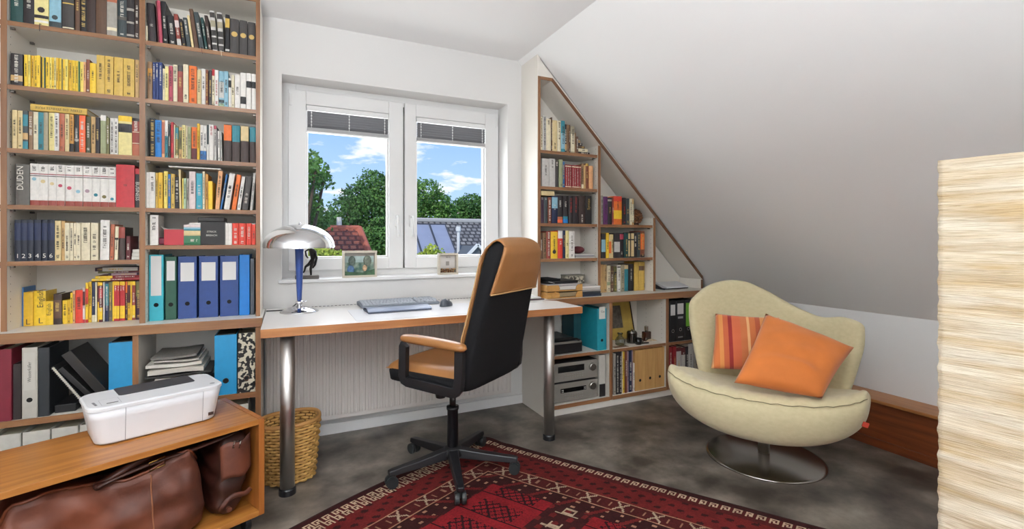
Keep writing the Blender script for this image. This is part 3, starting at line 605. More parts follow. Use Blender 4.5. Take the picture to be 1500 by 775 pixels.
# first shelf up beside the window: small things
o1 = (200, 300); S4 = 4.08; zB1 = 1.1236
rows = [(60, 112, 68, 'white', dict(lean=10, tr=(.5, .9)))]
def X4(x): return X_(o1, S4, x, YS)
ob = make_book(X4(112)-X4(62), .142, .12, 'white', dict(t='d', tr=(.5, .9)), random.Random(3)); ob.location = (X4(101), YS+.012, zB1+.0006); ob.rotation_euler = (0, 0, 0)
tag(ob, 'white book standing alone beside the maroon pouch, first shelf up, bay beside window', 'book')
b = B().loft([[(X4(134)+x*s, YS+.05+y*s, zB1+zz) for x, y in [(-.034, -.03), (.034, -.03), (.038, .0), (.034, .03), (-.034, .03), (-.038, 0)]] for s, zz in ((.9, 0), (1, .012), (.97, .028), (.8, .038))])
tag(b.build('pouch', mat('pouch_maroon', '6a2136', .6), sub=2, smooth=True), 'small maroon pouch on the shelf beside a red card box', 'pouch')
t1 = thing('card_box', 'red card box with a raised white flap on the shelf', 'box', (X4(232), YS+.06, zB1))
B().box(-.047, .047, -.05, .05, 0, .075).build('body', mat('box_red', 'b5303a', .5), t1, bevel=.002)
B().add([(-.047, -.05, .0765), (.047, -.05, .0765), (.047, .03, .0775), (-.047, .03, .0775), (-.068, .0, .090)], [(0, 1, 2, 3), (0, 3, 4)]).build('flap', mat('flap_white', 'ddd8d0', .7), t1, solid=.0015)
z = zB1
for k, (th, c, lb) in enumerate([(.045, 'green', 'green'), (.024, 'tcream', 'buff'), (.007, 'teal', 'thin teal'), (.007, 'ltblue', 'thin lightblue'), (.013, 'pink', 'pale pinkish'), (.009, 'white', 'small white')]):
    lying(X4(283 if k < 5 else 315), X4(382), z, th, YS, .11, c, f'{lb} booklet lying in the stack beside the black gift box', 'booklets stacked beside the black gift box', dict(b=[(0, 1, c)], t='l' if k == 0 else None)); z += th+.0005
t1 = thing('gift_box', 'black cube box with white two-line lettering and loose black lid', 'box', (X4(448), YS+.06, zB1))
B().box(-.058, .058, -.055, .06, 0, .115).build('body', mat('box_black', '1d1918', .5), t1, bevel=.002)
B().box(-.058, .054, -.052, .06, .1155, .136).build('lid', mat('box_black', '1d1918'), t1, bevel=.003)
b = B(); b.box(-.060, -.0582, -.056, -.03, 0, .115); b.box(.0582, .060, -.056, -.03, 0, .115); b.build('silver_edge', mat('silver_card', 'b5b0a8', .35), t1)
text('lettering', 'STRICK', .0125, let_light, t1, (0, -.0556, .065), (PI/2, 0, 0)); text('lettering', 'BREACH', .0125, let_light, t1, (0, -.0556, .047), (PI/2, 0, 0))
shelf(BP(1), YS, zB1-.0006, o1, S4, [(527, 549, 108, 'white', dict(t=None)), (548, 571, 109, 'white', dict(t=None)), (572, 611, 110, 'bred', dict(t='l', hard=True)), (612, 654, 111, 'bred', dict(t='l', hard=True)), (656, 688, 111, 'bred', dict(t='l', hard=True)), (690, 712, 112, 'pink', dict(b=[(0, .96, 'bred')], word='red'))], LBY, .12)
# ---- slanted bookcase
TP = lambda k: f'{ORD[k]} shelf up, tall bay under slope'
MPp = lambda k: f'{ORD[k]} shelf up, middle bay under slope'
RT, RM = (1.516, 1.973), (2.0, 2.475)
YT = 2.776
rows = [(72, 110, 125, 'cream', dict(tr=(.1, .95))), (112, 166, 112, 'lgrey', dict(tr=(.03, .97), tf=.8)), (168, 248, 155, 'cream', dict(tr=(.82, .95))), (250, 267, 132, 'brown'), (270, 349, 180, 'tcream', dict(tr=(.05, .3), tf=.6, word='cream')), (351, 403, 190, 'cream', dict(tr=(.4, .95), tf=.6)), (405, 468, 190, 'teal', dict(b=[(.1, .6, 'ltblue')])), (470, 504, 245, 'ink', dict(b=[(.1, .3, 'tan')])), (506, 544, 250, 'lbrown'), (546, 567, 252, 'brown'), (569, 630, 272, 'greige', dict(b=[(.05, .7, 'cream')])), (632, 656, 380, 'lbrown'), (658, 694, 442, 'brown')]
shelf(TP(4), YT, 1.746, (785, 160), 11.07, rows, RT, .12)
oR = (785, 160); z = 1.7466
for k, (a, c, th, col, lb) in enumerate([(700, 885, .016, 'ink', 'black book with gilt title, lowest'), (698, 850, .022, 'cream', 'cream book, second'), (700, 805, .018, 'brown', 'brown book, third'), (700, 765, .02, 'ink', 'small black book, fourth'), (700, 730, .018, 'tan', 'tiny tan book, topmost')]):
    lying(X_(oR, 11.07, a, YT), X_(oR, 11.07, c, YT), z, th, YT+.01, .09, col, lb+' of the stack under the slanting board', 'small books stacked under the slanting board', dict(tf=.5)); z += th+.0004
rows = [(115, 252, 96, 'lgrey', dict(tr=(.4, .8), tf=.5, hard=True)), (255, 365, 97, 'lgrey', dict(tr=(.65, .95), tf=.4, hard=True)), (370, 436, 132, 'char', dict(t='l', tr=(.8, .95))), (440, 510, 116, 'sage', dict(tr=(.05, .1))), (512, 554, 152, 'blue')]
rb_ = [558, 600, 640, 685, 725, 770, 825, 860]
rows += [(rb_[i], rb_[i+1]-2, 205+i*4, 'drd', dict(t='l', tr=(.1, .85), tf=.25, b=[(.9, .95, 'cream'), (.03, .07, 'cream')])) for i in range(7)]
rows += [(863, 904, 192, 'lbrown', dict(b=[(0, .17, 'cream')])), (906, 944, 216, 'tan', dict(t=None)), (946, 1000, 187, 'rust', dict(b=[(.9, 1, 'gold')])), (1003, 1080, 232, 'peach', dict(t=None, word='apricot'))]
shelf(TP(3), YT, 1.505, (785, 225), 12.92, rows, RT, .13)
rows = [(88, 155, 176, 'dpurple', dict(t='l', tr=(.9, .95), word='purple')), (157, 226, 176, 'slate', dict(t='l', tr=(.9, .95))), (232, 296, 180, 'rust', dict(t='l', tr=(.1, .9))), (300, 410, 156, 'navy', dict(b=[(.55, .95, 'ltblue')], tr=(.5, .7), t='l', tf=.6)), (413, 511, 152, 'ink', dict(b=[(.02, .14, 'borange'), (.14, .24, 'terra')], t='l', tr=(.6, .8), tf=.6, desc='black thriller with orange base')), (515, 608, 152, 'ink', dict(b=[(.02, .16, 'bblue'), (.16, .26, 'teal')], t='l', tr=(.6, .8), tf=.6, desc='black thriller with blue base')),
 (615, 704, 152, 'ink', dict(t='r', tr=(.4, .9), tf=.5)), (708, 804, 152, 'ink', dict(t='r', tr=(.4, .95), tf=.6)), (812, 925, 153, 'dbrown', dict(t='l', tr=(.06, .35), tf=.6)), (940, 1063, 152, 'black', dict(T=[('Syntax', .03, 'g', .7, -PI/2)], desc='thick black book with pale yellow title'))]
shelf(TP(2), YT, 1.259, (785, 275), 12.92, rows, RT, .14)
oR = (785, 275)
lying(X_(oR, 12.92, 95, YT), X_(oR, 12.92, 342, YT), Z_(oR, 12.92, 200, 156, YT)+.003, .030, YT-.003, .13, 'tcream', 'buff book lying flat on upright books, second shelf, tall bay under slope', 'books on '+TP(2), dict(t=None))
S5 = 7.05; oR = (785, 330)
rows = [(46, 74, 76, 'brown'), (76, 109, 76, 'lbrown'), (111, 154, 60, 'brick', dict(t='l', tr=(.1, .95))), (156, 227, 66, 'yellow', dict(blob=(.25, 'ink'), word='yellow')), (229, 277, 56, 'bred', dict(b=[(.72, 1, 'white')], t='l', tr=(.5, .6), tf=.6)), (279, 304, 53, 'navy', dict(t='g')), (306, 343, 57, 'pyellow'), (345, 404, 63, 'white', dict(b=[(.3, .31, 'greige'), (.55, .56, 'greige')]))]
shelf(TP(1), YT, 1.021, oR, S5, rows, RT, .13)
x0, x1 = X_(oR, S5, 410, YT), X_(oR, S5, 615, YT)
for k, (dx, c, lb) in enumerate([(0, 'b9b6b2', 'lower grey'), (.004, '8f9094', 'darker grey'), (.002, 'd3d0cb', 'upper pale grey')]):
    tag(B().box(x0+dx, x1-dx, YT+.002+k*.003, YT+.17, 1.0217+k*.0092, 1.030+k*.0092).build('magazine', mat('mag'+c, c, .5), bevel=.001), lb+' magazine lying under the dark red cloth pouch', 'magazine', 'magazines under the pouch')
b = B()
xm = (X_(oR, S5, 415, YT)+X_(oR, S5, 565, YT))/2
b.ball((xm, YT+.07, 1.077), .05, 16, 10, (1.0, .9, .52)); tag(b.build('cloth_pouch', mat('pouch_dark_red', '571d22', .75, var=.25, vscale=40), smooth=True), 'rounded dark red cloth pouch lying on magazines in the slanted bookcase', 'pouch')
oM = (875, 280); SM = 7.045
rows = [(38, 62, 46, 'grey', dict(tr=(.1, .9))), (65, 107, 56, 'purple', dict(t='d')), (110, 154, 66, 'ink', dict(b=[(.86, .93, 'grey')])), (156, 171, 66, 'brick'), (173, 257, 52, 'orange', dict(b=[(.2, .5, 'yellow'), (.82, 1, 'bred')], t='d', tr=(.55, .8), tf=.6)), (259, 297, 70, 'ink', dict(t='r')), (299, 334, 76, 'slate', dict(word='slate')), (337, 358, 77, 'cream'), (360, 382, 80, 'tan', dict(b=[(.1, .8, 'cream')]))]
shelf(MPp(2), YT, 1.258, oM, SM, rows, RM, .13)
rows = [(46, 90, 436, 'ink', dict(b=[(.25, .75, 'ltblue')], t=None)), (92, 120, 431, 'yellow', dict(t='d')), (121, 146, 446, 'orange', dict(b=[(.0, .2, 'tcream'), (.7, 1, 'tcream')], t=None)), (147, 170, 447, 'tcream'), (172, 231, 437, 'ink', dict(b=[(.24, .66, 'lgrey')], t=None, desc='black book with pale label')), (233, 275, 432, 'ink', dict(b=[(.74, .95, 'rose')], t='l', tr=(.1, .3))), (279, 319, 432, 'dgreen', dict(t='g', word='dark')), (321, 345, 431, 'ink', dict(b=[(.05, .7, 'tcream'), (.75, .98, 'tcream')], t=None, word='striped')), (347, 377, 431, 'ink', dict(b=[(.05, .7, 'tcream'), (.75, .98, 'tcream')], t=None, word='striped')), (379, 414, 425, 'ink', dict(t='l')), (416, 446, 424, 'slate'), (449, 491, 412, 'rust', dict(b=[(.3, .9, 'orange'), (0, .1, 'ink')]))]
shelf(MPp(1), YT, 1.017, oM, SM, rows, RM, .13)
oQ = (875, 375); SQ = 9.677; YQ = 2.85
rows = [(50, 92, 120, 'tan', dict(t=None)), (93, 135, 124, 'tan'), (140, 189, 132, 'cream', dict(b=[(.26, .38, 'sage')])), (191, 237, 146, 'brown', dict(b=[(.3, .31, 'tan'), (.8, .81, 'tan')])), (240, 279, 146, 'olive', dict(b=[(.3, .31, 'tan'), (.65, .78, 'ink')])), (282, 329, 127, 'white', dict(b=[(.9, .94, 'ink')])), (331, 384, 121, 'greige'), (388, 444, 127, 'teal', dict(b=[(.84, 1, 'tcream')], t=None)), (448, 521, 116, 'black', dict(t='l', tr=(.4, .8))), (525, 584, 84, 'gold', dict(t=None)), (587, 624, 84, 'gold', dict(b=[(.7, .86, 'brown')], t=None)), (626, 662, 85, 'gold', dict(b=[(.7, .86, 'brown')], t=None)), (665, 707, 86, 'gold', dict(b=[(.7, .86, 'brown'), (.1, .25, 'brown')], t=None))]
shelf('on worktop, middle bay under slope', YQ, WT, oQ, SQ, rows, RM, .12, maxh=.228)
# ornament of cut wood pieces
xo = (X_(oM, SM, 388, YT)+X_(oM, SM, 505, YT))/2
t1 = thing('wood_ball', 'brown ornament of clustered wooden pieces beside books under the slope', 'ornament', (xo, YT+.065, 1.2586))
b = B(); rr = random.Random(2)
for k in range(70):
    z_ = 1-2*(k+.5)/70; a = k*2.39996; q = math.sqrt(1-z_*z_)
    b.ball((.046*q*math.cos(a), .046*q*math.sin(a), .062+.050*z_), rr.uniform(.011, .016), 7, 4, (1, 1, .8))
b.build('pieces', mat('wood_pieces', '3f2413', .55, hex2='86532c', vscale=55, detail=2), t1, smooth=True)
B().ball((0, 0, .06), .045, 12, 8).build('core', mat('wood_core', '2c180e', .8), t1, smooth=True)
B().lathe([(.03, 0), (.03, .015)], n=14).build('foot', mat('wood_core', '2c180e'), t1)
# ================================================================== BINDERS AND BOXES
ring_m = mat('ring_metal', 'c4c4c4', .25, metal=1); hole_dark = mat('hole_dark', '0c0b0b', .9)
def disc(r, y, x=0, z=0, n=16, r0=None):
    b = B()
    if r0 is None: b.add([(x+r*math.cos(2*PI*k/n), y, z+r*math.sin(2*PI*k/n)) for k in range(n)], [tuple(range(n))])
    else:
        b.add([(x+q*math.cos(2*PI*k/n), y, z+q*math.sin(2*PI*k/n)) for q in (r0, r) for k in range(n)], [(k, (k+1) % n, n+(k+1) % n, n+k) for k in range(n)])
    return b
def binder(x0, x1, Y, z, h, d, m, label, group=None, lab=None, labm=None, hole=.2, ring=True, strip=None, mott=None, ang=0, cat='binder', name='ring_binder'):
    w = x1-x0; tb = min(.0028, w*.12)
    poly = [(-w/2, d), (-w/2, .002), (-w/2+.002, 0), (w/2-.002, 0), (w/2, .002), (w/2, d), (w/2-tb, d), (w/2-tb, .004), (-w/2+tb, .004), (-w/2+tb, d)]
    ob = B().prism(poly, 0, h, 'z').build(name, m); ob.location = ((x0+x1)/2, Y, z); ob.rotation_euler = (0, ang, 0)
    B().box(-w/2+tb+.002, w/2-tb-.008 if w > .04 else w/2-tb-.002, .02, d-.012, .006, h-.014).build('pages', paper_m, ob)
    if lab:
        f0, f1 = lab; B().box(-w*.36, w*.36, -.0006, .0002, h*f0, h*f1).build('spine_label', labm or mat('label_white', 'dcdad6', .6), ob)
    if strip:
        for (f0, f1, mm, q) in strip: B().box(-w*q, w*q, -.0005, .0002, h*f0, h*f1).build('spine_strip', mm, ob)
    if hole:
        r = min(.0125, w*.3)
        disc(r*.8, -.0009, 0, h*hole).build('finger_hole', hole_dark, ob, recalc=False)
        if ring: disc(r, -.0011, 0, h*hole, r0=r*.72).build('finger_ring', ring_m, ob, recalc=False)
    return tag(ob, label, cat, group)
o1 = (200, 300); YB0 = 2.785
def bm2(n, h): return mat('binder_'+n, h, .45, var=.05, vscale=30)
Xb = lambda x: atY(200+x/4.08, HZ, YB0)[0]
Zb = lambda x, y: atY(200+x/4.08, 300+y/4.08, YB0)[2]
binder(max(Xb(50), -.594), Xb(165), YB0-.015, WT+.0006, .315, .19, bm2('turquoise', '37a6b5'), 'turquoise binder with tall white label on worktop, bay beside window', None, (.38, .98), hole=.24, ring=False)
binder(Xb(172), Xb(240), YB0-.005, WT+.0006, .305, .19, bm2('green', '265240'), 'dark green binder with small white label on worktop, bay beside window', None, (.62, .93), hole=.24, ring=False)
for i, (a, c) in enumerate(((247, 360), (372, 488), (498, 610))):
    binder(Xb(a), Xb(c), YB0, WT+.0006, .305, .19, bm2('blue', '27427c'), ['blue binder with white label next to the dark green binder', 'blue binder with white label between two other blue binders', 'blue binder with white label next to the bright plain folder'][i], 'blue binders on the worktop', (.60, .90), hole=.24, ring=False)
binder(Xb(614), Xb(676), YB0, WT+.0006, .31, .19, bm2('bright_blue', '1671bd'), 'bright plain blue folder between blue binder and grey folder', None, None, hole=None)
binder(Xb(680), Xb(704), YB0, WT+.0006, .29, .19, bm2('grey', '43474e'), 'slim dark grey folder at the end of the blue binders', None, None, hole=None)
# ---- left base cabinet, bay away from window
oL = (0, 490); SL = 5.962; YC = 2.672; ZL = .3978
Xc = lambda x: atY(x/SL, HZ, YC)[0]
binder(Xc(-95), Xc(100), YC, ZL, .298, .2, bm2('wine', '76202f'), 'wide dark red file standing beside the brown album', None, None, hole=None)
binder(Xc(106), Xc(182), YC+.006, ZL, .232, .18, bm2('album', '2c2322'), 'low dark brown album between red file and white binder', None, None, hole=None, cat='album', name='album')
wb = binder(Xc(190), Xc(326), YC, ZL, .298, .2, bm2('white', 'bdb7ac'), 'white binder with printed name and black finger hole', None, (.40, .93), mat('label_grey', 'c6c1b7', .6), hole=.26, ring=False)
text('lettering', 'Wasserkäfer', .0165, let_dark, wb, (0, -.0012, .195), Euler((PI/2, -PI/2, 0)))
binder(Xc(328), Xc(428), YC+.004, ZL, .292, .2, bm2('slate', '2a2d30'), 'slate grey binder leaning place between white binder and spiral notebook'.replace('leaning place ', ''), None, None, hole=None)
xb0 = Xc(436); xb1 = Xc(700)
tag(B().box(xb0+.004, Xc(640), YC+.03, YC+.25, ZL, ZL+.034).build('flat_box', mat('box_dark', '1c1c1e', .5), bevel=.003), 'flat black box lying under the leaning spiral notebook', 'box')
# leaning spiral notebook and leather folder (lean their tops to the left)
def leaner(name, x, z, length, th, d, ang, m, label, cat, spiral=False):
    t = thing(name, label, cat, (x, YC+.012, z)); t.rotation_euler = (0, ang, 0)
    B().box(0, th, 0, d, 0, length).build('cover', m, t, bevel=.0015)
    if spiral:
        B().box(.0015, th-.0015, -.001, .0, .004, length-.004).build('page_edge', paper_m, t)
        b = B()
        n = int(length/.0095)
        for k in range(n):
            zc = .006+k*.0095
            b.tube([(th/2+(th*.6)*math.cos(a), -.003+.004*math.sin(a), zc) for a in [i*PI/4 for i in range(8)]], .0014, 4, closed=True)
        o = b.build('spiral_wire', mat('wire_white', 'd8d8d8', .35, metal=.6), t); o['kind'] = 'stuff'
    return t
def leanfit(name, bot, top, th, d, m, label, cat, spiral=False, dy=.012):
    """bot/top: crop points of the lower-left edge of a leaning book"""
    p0 = atY(bot[0]/SL, 490+bot[1]/SL, YC+dy); p1 = atY(top[0]/SL, 490+top[1]/SL, YC+dy)
    L_ = math.hypot(p1[0]-p0[0], p1[2]-p0[2]); a_ = math.atan2(p1[0]-p0[0], p1[2]-p0[2])
    return leaner(name, p0[0], p0[2], L_, th, d, a_, m, label, cat, spiral)
leanfit('spiral_notebook', (752, 640), (442, 290), .011, .19, mat('notebook_black', '19191b', .5), 'black notebook with white spiral wire leaning on the black album', 'notebook', True)
leanfit('album', (797, 582), (502, 312), .020, .18, mat('album_black', '1d1b1b', .55), 'thick black album leaning between spiral notebook and leather folder', 'album')
leanfit('leather_folder', (868, 545), (535, 185), .036, .2, mat('leather_black', '2c2a29', .3, bump=.2, bscale=120), 'shiny black leather folder leaning towards the blue file', 'folder')
def magfile(x0, x1, Y, z, h, d, m, label, group=None, hole=.2, ring=True, top=True):
    """open topped upright file box: front, two sides, back and base"""
    w = x1-x0; t = thing('magazine_file', label, 'file box', ((x0+x1)/2, Y, z), 0, group); q = .003
    B().box(-w/2, w/2, 0, q, 0, h).build('front', m, t, bevel=.001)
    b = B()
    for s in (-1, 1):
        xa = -w/2 if s < 0 else w/2-q
        b.prism([(q, 0), (d, 0), (d, h), (d*.65, h), (q, h)], xa, xa+q, 'x')
    b.box(-w/2+q, w/2-q, q, d, 0, q); b.box(-w/2+q, w/2-q, d-q, d, q, h)
    b.build('body', m, t)
    if top: B().box(-w/2+.008, w/2-.008, .012, d-.01, .004, h+.003).build('papers', mat('dark_papers', '22211f', .8), t)
    if hole:
        disc(.0105, -.0008, 0, h*hole).build('finger_hole', hole_dark, t, recalc=False)
        if ring: disc(.013, -.001, 0, h*hole, r0=.0095).build('finger_ring', ring_m, t, recalc=False)
    return t
fb = mat('file_blue', '2a8fc0', .45, var=.04, vscale=25)
magfile(Xc(948), Xc(1158), YC, ZL, .292, .22, fb, 'bright blue file box beside the middle upright of the base cabinet', hole=None)
oL2 = (200, 480); SL2 = 6.458
Xd = lambda x: atY(200+x/SL2, HZ, YC)[0]
magfile(Xd(737), Xd(948), YC, ZL, .290, .22, fb, 'bright blue file box with metal finger ring beside the mottled binder', hole=.235)
mott = mat('mottled_print', '141312', .55, hex2='cfc6b0', vscale=46, detail=1, ramp=(.49, .53))
binder(Xd(958), Xd(1122), YC, ZL, .292, .22, mott, 'black and cream mottled binder at the end of the base cabinet', None, None, hole=.24)
# folders and newspapers
Xn0, Xn1 = Xd(70), Xd(700); z = ZL+.005
NP = [('4b4844', .010, 0, .02), ('cfc8bc', .012, .03, .03), ('6f6a64', .010, .01, .0), ('8d8780', .016, .02, .02), ('d6d0c4', .016, .035, .05), ('3a3836', .006, .0, .0), ('c9c2b6', .020, .01, .03), ('ded8cc', .014, .0, .04), ('b5aea4', .008, .03, .05), ('77726c', .010, .02, .06)]
for k, (c, th, a, e) in enumerate(NP):
    rr = random.Random(k); ph = rr.uniform(0, 6)
    def fn(u, v, z=z, a=a, e=e, ph=ph): return (Xn0+a+(Xn1-Xn0-a-e)*u, YC+.02+.006*math.sin(ph)+.23*v, z+.004*math.sin(u*5+ph)*(.3+.7*u))
    b = B().grid(fn, 8, 3); n0 = len(b.v)
    top = [(x, y, zz+th) for x, y, zz in b.v]; nu, nv = 9, 4
    fs = [tuple(i+n0 for i in f) for f in b.f]
    rim = [i for i in range(nu)]+[j*nu+nu-1 for j in range(1, nv)]+[(nv-1)*nu+i for i in range(nu-2, -1, -1)]+[j*nu for j in range(nv-2, 0, -1)]
    b.v += top; b.f += fs+[(rim[i], rim[(i+1) % len(rim)], rim[(i+1) % len(rim)]+n0, rim[i]+n0) for i in range(len(rim))]
    o = b.build('newspaper', mat('newsprint'+c, c, .8, var=.12, vscale=90, stretch=(1, 1, 30)))
    tag(o, ['dark grey', 'cream', 'grey', 'brownish grey', 'pale cream', 'black', 'off-white', 'thick white', 'light grey', 'top grey'][k]+' sheaf in the paper stack beside the blue file box', 'paper', 'sheaves of paper in the base cabinet'); z += th+.0085
# row of white binders at the bottom of the left base cabinet
for k in range(10):
    x0 = -1.10+k*.093
    if -.66 < x0 < -.60 or x0+.09 > -.145: continue
    lb = 'white file standing low under the shelf with other white files'
    binder(x0, x0+.088, YC+.01, .0655, .272, .2, bm2('file_white', 'cfcac0'), lb, 'white files at the bottom of the base cabinet', None, hole=.3, ring=False, cat='file', name='white_file')
# ---- right base cabinet
oc = (812, 435); Sc = 4.556; YD = 2.675
Xe = lambda x: atY(812+x/Sc, HZ, YD)[0]
lever = binder(Xe(289), Xe(351), YD+.004, .3908, .285, .27, bm2('teal_lever', '2490a0'), 'turquoise lever binder with torn paper note on its top', None, None, hole=.24, ring=False)
B().box(-.024, .026, -.0016, -.0006, .215, .297).build('paper_note', mat('note_paper', 'dcd9cf', .8), lever)
text('lettering', 'Cas', .020, let_dark, lever, (.006, -.0019, .265), (PI/2, 0, 0))
t1 = thing('storage_folder', 'dark teal folder standing behind the black device', 'folder', (1.835, YD+.13, .3908)); B().box(-.03, .03, 0, .16, 0, .255).build('body', mat('folder_dteal', '17464e', .5), t1, bevel=.003); B().box(-.027, .027, .004, .156, .256, .258).build('papers', paper_m, t1)
t1 = thing('video_recorder', 'black electronic device with a silver strip on the cabinet shelf', 'device', (1.69, YD+.15, .3908))
B().box(-.16, .108, -.135, .12, .006, .075).build('body', black_pl, t1, bevel=.004); B().box(-.16, .10, -.139, -.13, .068, .082).build('silver_strip', mat('dev_silver', 'b9b6b0', .3, metal=.7), t1, bevel=.002)
B().box(-.15, .05, -.11, .1, .082, .105).build('lid', mat('dev_black', '1e1e20', .35), t1, bevel=.004)
b = B().tube([(.055+.03*math.cos(k*.9), -.10+.05*math.sin(k*.7)-.0, .084+.004*(k % 3)) for k in range(16)], .004, 6); b.build('cable', black_pl, t1, smooth=True)
for x_ in (-.13, .09): B().lathe([(.012, 0), (.012, .0065)], (x_, -.1, 0), 10).build('foot', black_pl, t1)
silver = mat('stereo_silver', '9a958d', .4, metal=.35); lcd = mat('display_glass', '0b0c0e', .12)
def stereo(z0, h, label, knobz, kind):
    t = thing('stereo_unit', label, 'stereo', (1.755, YD+.012, z0), 0, 'silver stereo units in the base cabinet')
    B().box(-.225, .165, .006, .27, .008, h).build('case', mat('stereo_case', '3c3a38', .45, metal=.5), t, bevel=.003)
    f = B().box(-.225, .165, -.002, .006, .006, h).build('front_panel', silver, t, bevel=.002)
    B().box(-.15 if kind == 0 else -.13, .055 if kind == 0 else .07, -.0035, -.001, h*.52, h*.84 if kind == 0 else h*.74).build('display', lcd, t)
    B().lathe([(.0265, 0), (.025, .016), (.022, .019)], n=24).build('volume_knob', mat('knob_metal', 'b8b5b0', .25, metal=1), t, smooth=False)
    k = LAST[0]; k.rotation_euler = (PI/2, 0, 0); k.location = (.118, -.002, knobz)
    for r_ in range(2):
        for q in range(8):
            b = B().box(-.1+q*.019, -.087+q*.019, -.005, -.001, h*(.22+.12*r_), h*(.22+.12*r_)+.006); b.build('button', mat('btn', 'a5a29c', .3, metal=.7), t)
    if kind:
        for xx in (-.122, .052):
            for (i_, j_) in ((0, 0), (1, 0), (0, 1), (1, 1)): B().box(xx+i_*.009, xx+i_*.009+.005, -.0042, -.0034, h*.55+j_*.011, h*.55+j_*.011+.006).build('button', mat('btn_light', 'd5d2cc', .4), t)
    for x_ in (-.2, .14): B().lathe([(.014, 0), (.014, .0085)], (x_, .03, 0), 10).build('foot', black_pl, t)
    b = B(); 
    return t
stereo(.0708, .128, 'lower silver stereo receiver with wide dark display and button clusters', .088, 1)
stereo(.2048, .128, 'upper silver stereo tuner with tall dark display and round knob', .082, 0)
binder(1.932, 1.985, YD+.01, .0708, .285, .25, bm2('white2', 'c9c4ba'), 'white binder with black base squeezed beside the stereo units', None, None, hole=None, strip=[(0, .3, mat('strip_black', '1c1a1a', .5), .46)])
# middle bay, upper shelf: curios
t1 = thing('leaning_picture', 'gold mounted picture leaning against the back of the cabinet', 'picture', (2.29, YB-.10, .3935)); t1.rotation_euler = (math.radians(-14), 0, 0)
B().box(-.16, .13, 0, .012, 0, .30).build('mount', mat('mount_gold', 'b89a48', .5, var=.08), t1, bevel=.002); B().box(-.075, .035, -.002, 0, .085, .255).build('picture', mat('picture_dark', '5a5248', .6, var=.4, vscale=40), t1); B().box(.13, .138, -.004, .014, 0, .30).build('frame_edge', mat('frame_darkwood', '3a2a1c', .5), t1)
YM = 2.70
Xm = lambda x, Y=2.75: atY(892+x/5.0, HZ, Y)[0]
clear = mat('jar_glass', 'dfe6e6', .03, trans=1)
t1 = thing('glass_jar', 'small clear glass carafe on the cabinet shelf', 'jar', (Xm(88), 2.76, .3908))
B().lathe([(.030, 0), (.034, .008), (.034, .035), (.022, .055), (.013, .062), (.015, .078), (.020, .085)], n=20, cap=False).build('bowl', clear, t1, smooth=True, solid=.002); B().lathe([(.028, .001), (.029, .004)], n=16).build('foot', clear, t1)
t1 = thing('cocktail_cup', 'dark silver cup with a hinged lid on the cabinet shelf', 'cup', (Xm(188), 2.78, .3908))
B().lathe([(.036, 0), (.038, .005), (.038, .075), (.036, .08)], n=24).build('body', mat('pewter', '6a6762', .25, metal=1), t1, smooth=False); B().lathe([(.034, .0805), (.03, .088), (.006, .09), (.005, .1)], n=20).build('lid', mat('pewter', '6a6762'), t1)
t1 = thing('coffee_mug', 'small black mug in front of the silver cup', 'mug', (Xm(192), 2.715, .3908))
B().lathe([(.020, 0), (.027, .008), (.029, .045), (.026, .045), (.024, .01)], n=20).build('body', black_gloss, t1, smooth=True); B().tube([(.027, 0, .012), (.045, 0, .016), (.048, 0, .03), (.027, 0, .038)], .0035, 6).build('handle', black_gloss, t1, smooth=True)
t1 = thing('perfume_bottle', 'square brown bottle with silver cap on the cabinet shelf', 'bottle', (Xm(302), 2.79, .3908))
B().box(-.032, .032, -.018, .018, 0, .07).build('body', mat('brown_glass', '3a1d12', .15, coat=.3), t1, bevel=.006); B().lathe([(.012, .07), (.012, .078)], n=14).build('neck', mat('pewter', '6a6762'), t1); B().lathe([(.015, .078), (.015, .108), (.013, .11)], n=16).build('cap', mat('cap_silver', 'c9c6c0', .2, metal=1), t1)
b = B(); n = 14
for i in range(n+1):
    pass
def shell(u, v):
    a = -1.1+2.2*u; r = .012+.055*v; rip = 1+.05*math.cos(u*40)
    return (Xm(292)+r*rip*math.sin(a)*.95-.01, 2.725-.02*v+.035*math.cos(a)*v*.4, .396+.018*math.sin(PI*(.15+.75*v))*math.cos(a*.8)+.002)
tag(B().grid(shell, 28, 6).build('seashell', mat('shell_cream', 'd6c3a2', .5, var=.15, vscale=60), smooth=True, solid=.004), 'cream ribbed seashell lying in front of the brown bottle', 'shell')
B_ = B().tube([(Xm(215)+.012*i, 2.712+.004*math.sin(i), .396) for i in range(6)], .006, 6)
tag(B_.build('pipe_stem', black_gloss, smooth=True), 'short black rod lying between the mug and the seashell', 'rod')
tag(B().box(Xm(40, 2.70), Xm(140, 2.70), 2.69, 2.73, .3908, .3925).build('postcard', mat('card_brown', '6e5238', .5)), 'brown card lying flat before the glass carafe', 'card')
